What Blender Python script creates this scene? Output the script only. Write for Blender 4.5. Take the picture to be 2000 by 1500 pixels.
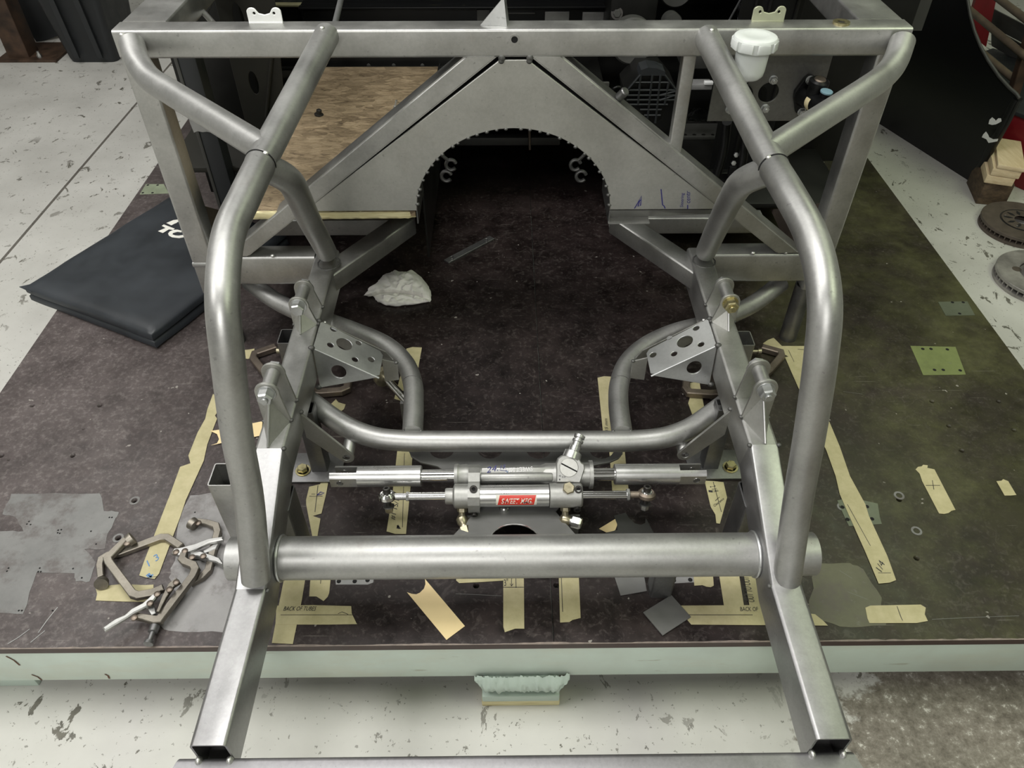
import bpy, bmesh, math, random
from mathutils import Vector, Matrix, noise
random.seed(7)
S = bpy.context.scene
for o in list(bpy.data.objects): bpy.data.objects.remove(o, do_unlink=True)
COL = S.collection
T = 0.21                      # height of the table top above the floor
PITCH, YAW, F = math.radians(43.6), 0.010, 1480.0

# ------------------------------------------------------------ camera
cam_data = bpy.data.cameras.new('camera'); cam_data.sensor_width = 36; cam_data.lens = F/2000*36
cam_data.clip_start = 0.02; cam_data.clip_end = 60
cam = bpy.data.objects.new('camera', cam_data); COL.objects.link(cam)
CAM = Vector((-0.0177, 0, T+1.24)); cam.location = CAM
cam.rotation_euler = (math.pi/2-PITCH, 0, -YAW); S.camera = cam

# ------------------------------------------------------------ world, lamps, exposure
w = bpy.data.worlds.new('world'); S.world = w; w.use_nodes = True
w.node_tree.nodes['Background'].inputs[0].default_value = (0.96, 0.97, 1.0, 1)
w.node_tree.nodes['Background'].inputs[1].default_value = 0.07
S.view_settings.view_transform = 'Standard'; S.view_settings.look = 'None'
S.view_settings.exposure = 0.48; S.view_settings.gamma = 1; S.view_settings.use_curve_mapping = False
CEIL = 3.3
LAMPS = [(-2.3, 0.3, 35), (-2.3, 2.6, 20), (-0.45, 1.05, 36), (2.1, 0.3, 20), (2.1, 2.6, 12), (-0.5, -2.1, 58), (-0.4, 3.4, 3)]
for i, (lx, ly, pw) in enumerate(LAMPS):
    ld = bpy.data.lights.new('ceiling_lamp', 'AREA'); ld.shape = 'RECTANGLE'; ld.size = 0.90; ld.size_y = 1.40
    ld.energy = pw; ld.color = (1.0, 0.985, 0.955) if lx < 1 else (0.90, 1.0, 0.70)
    lo = bpy.data.objects.new('ceiling_lamp', ld); COL.objects.link(lo); lo.location = (lx, ly, CEIL-0.12)
    if i in (2, 5, 6): lo.rotation_euler = (0, 0, math.pi/2)

# ------------------------------------------------------------ picture -> place
FW = Vector((math.sin(YAW)*math.cos(PITCH), math.cos(YAW)*math.cos(PITCH), -math.sin(PITCH)))
RT = Vector((math.cos(YAW), -math.sin(YAW), 0)); UPV = RT.cross(FW)
def ray(px, py): return FW + RT*((px-1000)/F) - UPV*((py-750)/F)
def onz(px, py, z=0.0):       # point of a horizontal plane, z above the table top
    r = ray(px, py); return CAM + r*((T+z-CAM.z)/r.z)
def onf(px, py, z=0.0):       # point of a plane z above the floor
    r = ray(px, py); return CAM + r*((z-CAM.z)/r.z)
def ond(px, py, d):           # point of an upright plane across the frame
    r = ray(px, py); return CAM + r*((d-CAM.y)/r.y)
def onx(px, py, x):
    r = ray(px, py); return CAM + r*((x-CAM.x)/r.x)
def onp(px, py, p, n):
    r = ray(px, py); return CAM + r*((Vector(p)-CAM).dot(n)/r.dot(n))
def near_line(px, py, a, b_):   # point of the line a-b met by the line of sight
    r = ray(px, py).normalized(); u = (b_-a).normalized(); w0 = a-CAM; k = u.dot(r)
    return a+u*((k*r.dot(w0)-u.dot(w0))/(1-k*k))
def V(x, y, z): return Vector((x, y, T+z))

# ------------------------------------------------------------ materials
MATS = {}
def nt(name):
    m = bpy.data.materials.new(name); m.use_nodes = True; MATS[name] = m
    n = m.node_tree; b = n.nodes['Principled BSDF']; return m, n, b
def tex(n, kind, scale, detail=4, rough=0.6, vec=None, stretch=None):
    t = n.nodes.new('ShaderNodeTex'+kind)
    t.inputs['Scale'].default_value = scale
    if kind == 'Noise': t.inputs['Detail'].default_value = detail; t.inputs['Roughness'].default_value = rough
    g = n.nodes.new('ShaderNodeNewGeometry'); src = g.outputs['Position']
    if stretch:
        mp = n.nodes.new('ShaderNodeMapping'); mp.inputs['Scale'].default_value = stretch
        if len(stretch) > 3: pass
        n.links.new(src, mp.inputs['Vector']); src = mp.outputs[0]
    n.links.new(src, t.inputs['Vector']); return t
def ramp(n, src, stops):
    r = n.nodes.new('ShaderNodeValToRGB'); e = r.color_ramp.elements
    while len(e) < len(stops): e.new(0.5)
    for k, (p, c) in enumerate(stops):
        e[k].position = p; e[k].color = (c, c, c, 1) if not hasattr(c, '__len__') else (*c, 1)
    n.links.new(src, r.inputs[0]); return r.outputs[0]
def mix(n, fac, a, b, mode='MIX'):
    m = n.nodes.new('ShaderNodeMix'); m.data_type = 'RGBA'; m.blend_type = mode
    for sock, val in ((m.inputs[0], fac), (m.inputs[6], a), (m.inputs[7], b)):
        if hasattr(val, 'is_output'): n.links.new(val, sock)
        elif hasattr(val, '__len__'): sock.default_value = (*val, 1)
        else: sock.default_value = val
    return m.outputs[2]
def math_n(n, op, a, b=None):
    m = n.nodes.new('ShaderNodeMath'); m.operation = op
    for sock, val in ((m.inputs[0], a), (m.inputs[1], b)):
        if val is None: continue
        if hasattr(val, 'is_output'): n.links.new(val, sock)
        else: sock.default_value = val
    return m.outputs[0]
def bump(n, b, src, strength, dist=0.002):
    bp = n.nodes.new('ShaderNodeBump'); bp.inputs['Strength'].default_value = strength; bp.inputs['Distance'].default_value = dist
    n.links.new(src, bp.inputs['Height']); n.links.new(bp.outputs[0], b.inputs['Normal'])
def simple(name, col, rough=0.5, metal=0.0, var=0.12, scale=30, bmp=0.0, spec=0.5, rvar=0.08):
    m, n, b = nt(name)
    t = tex(n, 'Noise', scale, 5)
    c0 = [max(0, c*(1-var)) for c in col]; c1 = [min(1, c*(1+var)) for c in col]
    n.links.new(ramp(n, t.outputs[0], [(0.3, c0), (0.7, c1)]), b.inputs['Base Color'])
    n.links.new(ramp(n, t.outputs[0], [(0.3, max(0.02, rough-rvar)), (0.7, min(1, rough+rvar))]), b.inputs['Roughness'])
    b.inputs['Metallic'].default_value = metal; b.inputs['Specular IOR Level'].default_value = spec
    if bmp: bump(n, b, t.outputs[0], bmp)
    return m
def steel(name, col, rough, rust=0.0, blot=0.18, aniso=0.0):
    m, n, b = nt(name)
    big = tex(n, 'Noise', 9, 6, 0.62); fine = tex(n, 'Noise', 160, 4, 0.7); scr = tex(n, 'Noise', 60, 3, 0.6, stretch=(1, 9, 9))
    c0 = [c*(1-blot) for c in col]; c1 = [min(1, c*(1+blot)) for c in col]
    c = ramp(n, big.outputs[0], [(0.32, c0), (0.68, c1)])
    c = mix(n, 0.22, c, ramp(n, fine.outputs[0], [(0.35, 0.35), (0.65, 0.75)]), 'SOFT_LIGHT')
    sp = ramp(n, tex(n, 'Noise', 120, 2, 0.5).outputs[0], [(0.70, 0.0), (0.76, 1.0)])
    c = mix(n, math_n(n, 'MULTIPLY', sp, 0.35), c, [q*0.35 for q in col])
    if rust:
        r = ramp(n, tex(n, 'Noise', 7, 7, 0.7).outputs[0], [(0.60, 0.0), (0.78, 1.0)])
        c = mix(n, math_n(n, 'MULTIPLY', r, rust), c, (0.20, 0.12, 0.075))
    n.links.new(c, b.inputs['Base Color'])
    n.links.new(ramp(n, big.outputs[0], [(0.3, rough-0.07), (0.7, rough+0.08)]), b.inputs['Roughness'])
    b.inputs['Metallic'].default_value = 0.92
    h = mix(n, 0.5, fine.outputs[0], scr.outputs[0]); bump(n, b, h, 0.03, 0.0006)
    return m
steel('steel', (0.44, 0.44, 0.427), 0.41, 0.30)
steel('steel_tube', (0.40, 0.40, 0.39), 0.47, 0.2, 0.12)
steel('steel_plate', (0.47, 0.47, 0.445), 0.46, 0.20, 0.10)
steel('steel_rail', (0.335, 0.333, 0.335), 0.40, 0.2)
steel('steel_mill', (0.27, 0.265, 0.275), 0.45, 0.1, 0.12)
steel('steel_dark', (0.20, 0.20, 0.20), 0.45, 0.35)
steel('steel_brown', (0.24, 0.20, 0.165), 0.5, 0.6)
steel('zinc', (0.53, 0.54, 0.54), 0.38, 0.0, 0.08)
steel('clamp_nickel', (0.25, 0.23, 0.195), 0.45, 0.9, 0.4)
steel('cast_alloy', (0.40, 0.40, 0.385), 0.50, 0.0, 0.10)
steel('turned_alloy', (0.55, 0.55, 0.545), 0.30, 0.0, 0.05)
simple('chrome', (0.62, 0.62, 0.61), 0.14, 1.0, 0.04, 40, 0, 0.5, 0.02)
simple('weld', (0.11, 0.11, 0.105), 0.5, 0.6, 0.3, 200)
simple('weld_bright', (0.6, 0.6, 0.58), 0.4, 0.9, 0.2, 200)
simple('gold_zinc', (0.48, 0.43, 0.24), 0.32, 0.9, 0.2, 90)
simple('brass_dull', (0.42, 0.38, 0.27), 0.36, 0.9, 0.2, 90)
simple('black_screw', (0.035, 0.033, 0.03), 0.4, 0.6)
simple('void', (0.006, 0.006, 0.006), 0.9)
simple('black_paint', (0.0045, 0.0047, 0.005), 0.38, 0, 0.1, 3, 0, 0.28, 0.03)
simple('worn_edge', (0.20, 0.165, 0.14), 0.6, 0, 0.3, 60)
steel('steel_dull', (0.17, 0.17, 0.162), 0.5, 0.1, 0.12)
simple('body_black', (0.006, 0.006, 0.0055), 0.42, 0, 0.5, 6, 0.1, 0.3)
simple('body_olive', (0.011, 0.0105, 0.0075), 0.6, 0, 0.4, 5, 0.1, 0.3)
simple('body_grey', (0.040, 0.040, 0.037), 0.5, 0, 0.3, 9)
simple('bin_plastic', (0.014, 0.016, 0.018), 0.5, 0, 0.2, 20)
simple('mat_vinyl', (0.021, 0.0250, 0.0300), 0.47, 0, 0.35, 7, 0.35)
simple('post_vinyl', (0.016, 0.018, 0.020), 0.5)
simple('white_print', (0.80, 0.79, 0.72), 0.6, 0, 0.03)
simple('ink_blue', (0.02, 0.02, 0.16), 0.5)
simple('ink_black', (0.02, 0.02, 0.025), 0.5)
simple('ink_lightblue', (0.10, 0.22, 0.42), 0.5)
simple('manila', (0.78, 0.62, 0.34), 0.75, 0, 0.05, 14)
simple('sheet_grey', (0.17, 0.17, 0.165), 0.5, 0.5, 0.12, 18)
simple('sheet_dark', (0.065, 0.065, 0.063), 0.55, 0.5, 0.15, 22)
simple('mint', (0.47, 0.56, 0.50), 0.45, 0, 0.10, 6, 0.1)
simple('rust', (0.10, 0.045, 0.02), 0.8, 0, 0.4, 60)
simple('white_paint', (0.82, 0.83, 0.82), 0.35, 0.1, 0.04)
simple('zinc_green', (0.50, 0.52, 0.38), 0.4, 0.6, 0.12, 30)
simple('label_red', (0.62, 0.035, 0.02), 0.4, 0, 0.08)
simple('label_cream', (0.70, 0.68, 0.60), 0.5)
simple('cap_blue', (0.16, 0.27, 0.32), 0.5)
simple('cream', (0.72, 0.63, 0.38), 0.6)
simple('red_paint', (0.14, 0.005, 0.008), 0.42, 0, 0.25, 9)
simple('rotor_brown', (0.085, 0.068, 0.055), 0.65, 0.2, 0.25, 30, 0.2)
simple('rotor_grey', (0.30, 0.285, 0.27), 0.5, 0.5, 0.4, 14, 0.2)
simple('column_rust', (0.050, 0.028, 0.016), 0.6, 0.2, 0.6, 16, 0.2)
simple('rail_wood', (0.10, 0.075, 0.05), 0.6, 0, 0.3, 20)
simple('cloth', (0.86, 0.845, 0.81), 0.95, 0, 0.10, 12, 0.3, 0.1)
simple('glass_dark', (0.02, 0.022, 0.02), 0.1, 0)
simple('tan_trim', (0.30, 0.28, 0.16), 0.6)
simple('wall_paint', (0.62, 0.62, 0.60), 0.8)
simple('ceiling_paint', (0.34, 0.34, 0.33), 0.9)
def wood(name, a, bcol, stretch, dark=0.3):
    m, n, b = nt(name)
    g = tex(n, 'Noise', 22, 6, 0.65, stretch=stretch); k = tex(n, 'Noise', 5, 4)
    c = ramp(n, g.outputs[0], [(0.32, a), (0.68, bcol)]); c = mix(n, 0.35, c, ramp(n, k.outputs[0], [(0.3, 0.3), (0.7, 0.7)]), 'SOFT_LIGHT')
    n.links.new(c, b.inputs['Base Color']); b.inputs['Roughness'].default_value = 0.75; bump(n, b, g.outputs[0], 0.2)
wood('wood_light', (0.55, 0.42, 0.25), (0.72, 0.60, 0.41), (2, 0.4, 9))
wood('wood_dark', (0.04, 0.025, 0.015), (0.12, 0.08, 0.045), (2, 2, 4))
wood('wood_edge', (0.50, 0.43, 0.22), (0.74, 0.68, 0.42), (0.6, 3, 9))
# flake board: tan with darker wandering flakes
m, n, b = nt('flake_board')
fl = tex(n, 'Voronoi', 24, stretch=(1, 2.4, 1)); fl.inputs['Randomness'].default_value = 1
nz = tex(n, 'Noise', 26, 7, 0.75, stretch=(1, 2.5, 1)); nz.inputs['Distortion'].default_value = 1.5
c = ramp(n, nz.outputs[0], [(0.34, (0.085, 0.058, 0.032)), (0.46, (0.175, 0.128, 0.075)), (0.60, (0.235, 0.178, 0.11)), (0.75, (0.15, 0.108, 0.063))])
bw = n.nodes.new('ShaderNodeRGBToBW'); n.links.new(fl.outputs['Color'], bw.inputs[0]); c = mix(n, 0.5, c, bw.outputs[0], 'SOFT_LIGHT'); n.links.new(c, b.inputs['Base Color']); b.inputs['Roughness'].default_value = 0.7
bump(n, b, nz.outputs[0], 0.3)
# masking tape
m, n, b = nt('tape')
nz = tex(n, 'Noise', 34, 5, 0.7); c = ramp(n, nz.outputs[0], [(0.3, (0.39, 0.35, 0.185)), (0.7, (0.51, 0.46, 0.27))])
ft = tex(n, 'Noise', 10, 3); n.links.new(mix(n, math_n(n, 'MULTIPLY', ft.outputs[0], 0.3), c, (0.33, 0.30, 0.19)), b.inputs['Base Color']); b.inputs['Roughness'].default_value = 0.6
bump(n, b, nz.outputs[0], 0.15)
# white plastic
m, n, b = nt('milk_plastic'); b.inputs['Base Color'].default_value = (0.66, 0.69, 0.67, 1); b.inputs['Roughness'].default_value = 0.35
b.inputs['Subsurface Weight'].default_value = 0.5; b.inputs['Subsurface Radius'].default_value = (0.02, 0.02, 0.02); b.inputs['Subsurface Scale'].default_value = 0.5
# clear film
m, n, b = nt('clear_film'); b.inputs['Base Color'].default_value = (0.9, 0.9, 0.9, 1); b.inputs['Roughness'].default_value = 0.08; b.inputs['Transmission Weight'].default_value = 1.0; b.inputs['IOR'].default_value = 1.2
# film-faced plywood of the table top
m, n, b = nt('film_plywood')
big = tex(n, 'Noise', 2.2, 7, 0.6); mid = tex(n, 'Noise', 14, 6, 0.7); fine = tex(n, 'Noise', 90, 5, 0.7)
c = ramp(n, big.outputs[0], [(0.30, (0.009, 0.0062, 0.006)), (0.55, (0.018, 0.0125, 0.012)), (0.75, (0.030, 0.022, 0.0205))])
c = mix(n, 0.85, c, ramp(n, mid.outputs[0], [(0.32, 0.15), (0.68, 0.9)]), 'SOFT_LIGHT')
fl_ = tex(n, 'Noise', 44, 3, 0.6); fl_.inputs['Distortion'].default_value = 1.8
c = mix(n, math_n(n, 'MULTIPLY', ramp(n, fl_.outputs[0], [(0.56, 0.0), (0.66, 1.0)]), 0.16), c, (0.16, 0.14, 0.13))
scuff = ramp(n, fine.outputs[0], [(0.55, 0.0), (0.70, 1.0)])
c = mix(n, math_n(n, 'MULTIPLY', scuff, 0.17), c, (0.25, 0.22, 0.20))
sx = n.nodes.new('ShaderNodeSeparateXYZ'); g = n.nodes.new('ShaderNodeNewGeometry'); n.links.new(g.outputs['Position'], sx.inputs[0])
# olive clouds, stronger towards the right-hand side
side = ramp(n, math_n(n, 'ADD', math_n(n, 'MULTIPLY', sx.outputs[0], 0.8), 0.02), [(0.38, 0.0), (0.72, 1.0)])
cl = ramp(n, tex(n, 'Noise', 3.4, 7, 0.7).outputs[0], [(0.36, 0.10), (0.62, 1.0)])
oc_ = mix(n, ramp(n, tex(n, 'Noise', 6, 8, 0.75).outputs[0], [(0.42, 0.0), (0.68, 1.0)]), (0.040, 0.038, 0.017), (0.115, 0.118, 0.05))
c = mix(n, math_n(n, 'MULTIPLY', math_n(n, 'MULTIPLY', side, cl), 0.80), c, oc_)
# left-hand sheen painted into the colour, broken up by light scuffs
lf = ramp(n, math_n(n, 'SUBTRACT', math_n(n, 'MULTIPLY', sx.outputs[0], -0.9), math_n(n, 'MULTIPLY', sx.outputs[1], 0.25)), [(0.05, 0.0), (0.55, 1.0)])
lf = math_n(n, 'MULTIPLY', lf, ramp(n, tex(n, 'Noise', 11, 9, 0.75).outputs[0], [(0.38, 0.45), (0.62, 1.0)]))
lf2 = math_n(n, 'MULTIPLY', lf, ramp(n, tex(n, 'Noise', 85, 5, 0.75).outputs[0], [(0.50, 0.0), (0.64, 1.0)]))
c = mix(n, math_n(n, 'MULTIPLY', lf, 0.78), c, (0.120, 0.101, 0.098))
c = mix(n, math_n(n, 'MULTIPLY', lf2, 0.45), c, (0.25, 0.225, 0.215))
# spilled white specks
sp = ramp(n, tex(n, 'Noise', 55, 2, 0.5).outputs[0], [(0.755, 0.0), (0.78, 1.0)]); c = mix(n, math_n(n, 'MULTIPLY', sp, 0.7), c, (0.35, 0.33, 0.30))
for ang, sc in ((0.5, 7), (-0.9, 5)):
    mp = n.nodes.new('ShaderNodeMapping'); mp.inputs['Rotation'].default_value = (0, 0, ang); mp.inputs['Scale'].default_value = (1, 26, 1)
    gg = n.nodes.new('ShaderNodeNewGeometry'); n.links.new(gg.outputs['Position'], mp.inputs[0])
    t2 = n.nodes.new('ShaderNodeTexNoise'); t2.inputs['Scale'].default_value = sc; t2.inputs['Detail'].default_value = 2; n.links.new(mp.outputs[0], t2.inputs['Vector'])
    c = mix(n, math_n(n, 'MULTIPLY', ramp(n, t2.outputs[0], [(0.74, 0.0), (0.77, 1.0)]), 0.16), c, (0.4, 0.37, 0.34))
n.links.new(c, b.inputs['Base Color']); b.inputs['Specular IOR Level'].default_value = 0.35
n.links.new(ramp(n, mid.outputs[0], [(0.3, 0.28), (0.7, 0.50)]), b.inputs['Roughness']); bump(n, b, mid.outputs[0], 0.12)
simple('ply_edge', (0.050, 0.030, 0.026), 0.5, 0, 0.2, 30)
# bare scraped metal / grey filler patches let into the table
def patch(name, col, sp=(0.2, 0.2, 0.19), wear=0.0):
    m, n, b = nt(name); t = tex(n, 'Noise', 12, 7, 0.7)
    c = ramp(n, t.outputs[0], [(0.25, [q*0.72 for q in col]), (0.5, col), (0.75, [min(1, q*1.22) for q in col])])
    f2 = ramp(n, tex(n, 'Noise', 70, 3).outputs[0], [(0.62, 0.0), (0.72, 1.0)]); c = mix(n, math_n(n, 'MULTIPLY', f2, 0.3), c, sp)
    if wear:
        wn_ = ramp(n, tex(n, 'Noise', 9, 9, 0.72).outputs[0], [(0.50, 0.0), (0.60, 1.0)]); c = mix(n, math_n(n, 'MULTIPLY', wn_, wear), c, (0.085, 0.070, 0.066))
    n.links.new(c, b.inputs['Base Color']); b.inputs['Roughness'].default_value = 0.42; b.inputs['Metallic'].default_value = 0.0 if wear else 0.25
patch('patch_grey', (0.155, 0.155, 0.15)); patch('patch_light', (0.28, 0.28, 0.275)); patch('patch_olive', (0.13, 0.13, 0.085)); patch('patch_green', (0.20, 0.235, 0.09)); patch('patch_mint', (0.30, 0.345, 0.24)); patch('worn_grey', (0.165, 0.165, 0.16), wear=0.75); patch('worn_light', (0.24, 0.235, 0.23), wear=0.6); patch('worn_olive', (0.10, 0.097, 0.062), wear=0.6); patch('patch_teal', (0.12, 0.135, 0.095))
# mint beam with scratches down to rust
m, n, b = nt('mint_beam')
t = tex(n, 'Noise', 5, 6, 0.6); c = ramp(n, t.outputs[0], [(0.3, (0.46, 0.52, 0.46)), (0.7, (0.55, 0.65, 0.58))])
s2 = ramp(n, tex(n, 'Noise', 26, 5, 0.65, stretch=(0.25, 1, 1.6)).outputs[0], [(0.66, 0.0), (0.72, 1.0)]); c = mix(n, math_n(n, 'MULTIPLY', s2, 0.6), c, (0.30, 0.29, 0.21))
st_ = ramp(n, tex(n, 'Noise', 4, 6, 0.7, stretch=(0.7, 1, 2)).outputs[0], [(0.50, 0.0), (0.72, 1.0)]); c = mix(n, math_n(n, 'MULTIPLY', st_, 0.45), c, (0.50, 0.47, 0.36))
n.links.new(c, b.inputs['Base Color']); b.inputs['Roughness'].default_value = 0.42
# painted concrete, chipped, worn through at the front right
m, n, b = nt('concrete')
g = n.nodes.new('ShaderNodeNewGeometry'); sx = n.nodes.new('ShaderNodeSeparateXYZ'); n.links.new(g.outputs['Position'], sx.inputs[0])
t = tex(n, 'Noise', 3, 7, 0.6); c = ramp(n, t.outputs[0], [(0.3, (0.44, 0.435, 0.405)), (0.7, (0.57, 0.565, 0.53))])
cn_ = tex(n, 'Noise', 23, 8, 0.68, stretch=(1, 0.7, 1)); cn_.inputs['Distortion'].default_value = 0.6
chips = math_n(n, 'MULTIPLY', ramp(n, cn_.outputs[0], [(0.606, 0.0), (0.617, 1.0)]), ramp(n, tex(n, 'Noise', 2.4, 3).outputs[0], [(0.36, 0.3), (0.54, 1.0)]))
big_ = math_n(n, 'MULTIPLY', ramp(n, tex(n, 'Noise', 11, 9, 0.72, stretch=(1.6, 0.8, 1)).outputs[0], [(0.635, 0.0), (0.648, 1.0)]), 0.75)
chips = math_n(n, 'MAXIMUM', chips, big_)
sp = ramp(n, tex(n, 'Noise', 95, 3, 0.6).outputs[0], [(0.655, 0.0), (0.67, 1.0)])
chips = math_n(n, 'MAXIMUM', chips, math_n(n, 'MULTIPLY', sp, 0.65))
c = mix(n, chips, c, mix(n, tex(n, 'Noise', 40, 3).outputs[0], (0.055, 0.053, 0.045), (0.20, 0.19, 0.155)))
wx = math_n(n, 'SUBTRACT', math_n(n, 'MULTIPLY', math_n(n, 'SUBTRACT', sx.outputs[0], 0.52), 2.6), math_n(n, 'MULTIPLY', math_n(n, 'SUBTRACT', sx.outputs[1], 0.55), 1.2))
wn = math_n(n, 'ADD', wx, math_n(n, 'MULTIPLY', math_n(n, 'SUBTRACT', tex(n, 'Noise', 7, 7, 0.7).outputs[0], 0.5), 1.7))
inside = math_n(n, 'LESS_THAN', sx.outputs[1], 1.15)
worn = math_n(n, 'MULTIPLY', ramp(n, wn, [(0.10, 0.0), (0.22, 1.0)]), inside)
wc = ramp(n, tex(n, 'Noise', 48, 8, 0.8).outputs[0], [(0.36, (0.10, 0.085, 0.068)), (0.50, (0.19, 0.17, 0.14)), (0.58, (0.25, 0.23, 0.195)), (0.63, (0.55, 0.53, 0.48))])
wc = mix(n, 0.6, wc, ramp(n, tex(n, 'Noise', 4, 5).outputs[0], [(0.3, 0.25), (0.7, 0.75)]), 'SOFT_LIGHT')
c = mix(n, worn, c, wc); n.links.new(c, b.inputs['Base Color'])
n.links.new(ramp(n, t.outputs[0], [(0.3, 0.42), (0.7, 0.6)]), b.inputs['Roughness']); bump(n, b, chips, 0.35, 0.0015)

# ------------------------------------------------------------ mesh helpers
WL = {}
def _link(o, parent, loc):
    WL[o] = Vector(loc); o.location = loc; COL.objects.link(o)
    if parent is not None:
        o.parent = parent; o.matrix_parent_inverse = Matrix.Translation(-WL[parent])
    return o
def tag(o, label=None, cat=None, group=None, kind=None):
    if label: o['label'] = label
    if cat: o['category'] = cat
    if group: o['group'] = group
    if kind: o['kind'] = kind
    return o
def thing(name, loc, label, cat, group=None):
    return tag(_link(bpy.data.objects.new(name, None), None, loc), label, cat, group)
def finish(name, me, mat, parent=None, smooth=35):
    vs = me.vertices
    lo = Vector([min(v.co[i] for v in vs) for i in range(3)]); hi = Vector([max(v.co[i] for v in vs) for i in range(3)])
    c = Vector(((lo.x+hi.x)/2, (lo.y+hi.y)/2, lo.z)); me.transform(Matrix.Translation(-c))
    if mat: me.materials.append(MATS[mat] if isinstance(mat, str) else mat)
    if smooth:
        me.shade_smooth()
        me.set_sharp_from_angle(angle=math.radians(smooth))
    return _link(bpy.data.objects.new(name, me), parent, c)
def mesh(name, verts, faces, mat, parent=None, smooth=35):
    me = bpy.data.meshes.new(name); me.from_pydata([tuple(v) for v in verts], [], faces)
    bm = bmesh.new(); bm.from_mesh(me); bmesh.ops.recalc_face_normals(bm, faces=bm.faces); bm.to_mesh(me); bm.free()
    return finish(name, me, mat, parent, smooth)
class MB:                     # collects several closed shapes of ONE part
    def __init__(s): s.v = []; s.f = []
    def add(s, vf):
        k = len(s.v); s.v += [tuple(p) for p in vf[0]]; s.f += [tuple(i+k for i in f) for f in vf[1]]; return s
    def build(s, name, mat, parent=None, smooth=35): return mesh(name, s.v, s.f, mat, parent, smooth)
def boxs(x0, x1, y0, y1, z0, z1, M=None):
    v = [Vector((x, y, z)) for x in (x0, x1) for y in (y0, y1) for z in (z0, z1)]
    if M: v = [M @ p for p in v]
    return v, [(0, 1, 3, 2), (4, 6, 7, 5), (0, 4, 5, 1), (2, 3, 7, 6), (0, 2, 6, 4), (1, 5, 7, 3)]
def bevel_box(name, x0, x1, y0, y1, z0, z1, mat, parent=None, bev=0.003, seg=2, M=None):
    v, f = boxs(x0, x1, y0, y1, z0, z1, M)
    me = bpy.data.meshes.new(name); me.from_pydata([tuple(p) for p in v], [], f)
    bm = bmesh.new(); bm.from_mesh(me); bmesh.ops.recalc_face_normals(bm, faces=bm.faces)
    if bev: bmesh.ops.bevel(bm, geom=bm.edges[:], offset=bev, segments=seg, affect='EDGES', profile=0.5)
    bm.to_mesh(me); bm.free(); return finish(name, me, mat, parent, 40)
def frame_of(axis):
    a = Vector(axis).normalized(); h = Vector((0, 0, 1)) if abs(a.z) < 0.9 else Vector((1, 0, 0))
    u = h.cross(a).normalized(); return a, u, a.cross(u)
def lathe_s(prof, o, axis, n=24, phase=0.0):   # prof = [(along, radius)...]; closes where radius is 0
    a, u, v_ = frame_of(axis); o = Vector(o); vs, fs, rings = [], [], []
    for t, r in prof:
        if r <= 1e-6: rings.append([len(vs)]); vs.append(o+a*t)
        else:
            rings.append(list(range(len(vs), len(vs)+n)))
            vs += [o+a*t+(u*math.cos(2*math.pi*k/n+phase)+v_*math.sin(2*math.pi*k/n+phase))*r for k in range(n)]
    for A, B in zip(rings, rings[1:]):
        for k in range(n):
            k2 = (k+1) % n
            if len(A) == 1 and len(B) == 1: break
            if len(A) == 1: fs.append((A[0], B[k], B[k2]))
            elif len(B) == 1: fs.append((A[k], A[k2], B[0]))
            else: fs.append((A[k], A[k2], B[k2], B[k]))
    return vs, fs
def cyl_s(p0, p1, r, n=20, bev=0.0):
    p0, p1 = Vector(p0), Vector(p1); L = (p1-p0).length; b_ = bev
    pr = [(0, 0), (0, r-b_), (b_, r), (L-b_, r), (L, r-b_), (L, 0)] if b_ else [(0, 0), (0, r), (L, r), (L, 0)]
    return lathe_s(pr, p0, p1-p0, n)
def tube_s(p0, p1, r, ri, n=24):               # hollow pipe, both ends open
    L = (Vector(p1)-Vector(p0)).length
    vs, fs = lathe_s([(0, ri), (0, r), (L, r), (L, ri)], p0, Vector(p1)-Vector(p0), n)
    k = 3*n; fs += [(k+i, k+(i+1) % n, (i+1) % n, i) for i in range(n)]; return vs, fs
def hex_s(p, axis, af, h, phase=0.0):
    r = af/math.sqrt(3); return lathe_s([(0, 0), (0, r), (h*0.82, r), (h, r*0.86), (h, 0)], p, axis, 6, phase)
def lathe(name, prof, o, axis, mat, parent=None, n=24, smooth=35): return mesh(name, *lathe_s(prof, o, axis, n), mat, parent, smooth)
def cyl(name, p0, p1, r, mat, parent=None, n=24, bev=0.0): return mesh(name, *cyl_s(p0, p1, r, n, bev), mat, parent)
def smooth_path(P, k=8):
    P = [Vector(p) for p in P]; Q = [P[0]*2-P[1]]+P+[P[-1]*2-P[-2]]; out = []
    for i in range(1, len(Q)-2):
        a, b_, c, d = Q[i-1:i+3]
        t0 = 0; t1 = t0+max(1e-6, (b_-a).length)**0.5; t2 = t1+max(1e-6, (c-b_).length)**0.5; t3 = t2+max(1e-6, (d-c).length)**0.5
        for j in range(k):
            t = t1+(t2-t1)*j/k
            A1 = a*((t1-t)/(t1-t0))+b_*((t-t0)/(t1-t0)); A2 = b_*((t2-t)/(t2-t1))+c*((t-t1)/(t2-t1)); A3 = c*((t3-t)/(t3-t2))+d*((t-t2)/(t3-t2))
            B1 = A1*((t2-t)/(t2-t0))+A2*((t-t0)/(t2-t0)); B2 = A2*((t3-t)/(t3-t1))+A3*((t-t1)/(t3-t1))
            out.append(B1*((t2-t)/(t2-t1))+B2*((t-t1)/(t2-t1)))
    out.append(P[-1]); return out
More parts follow.
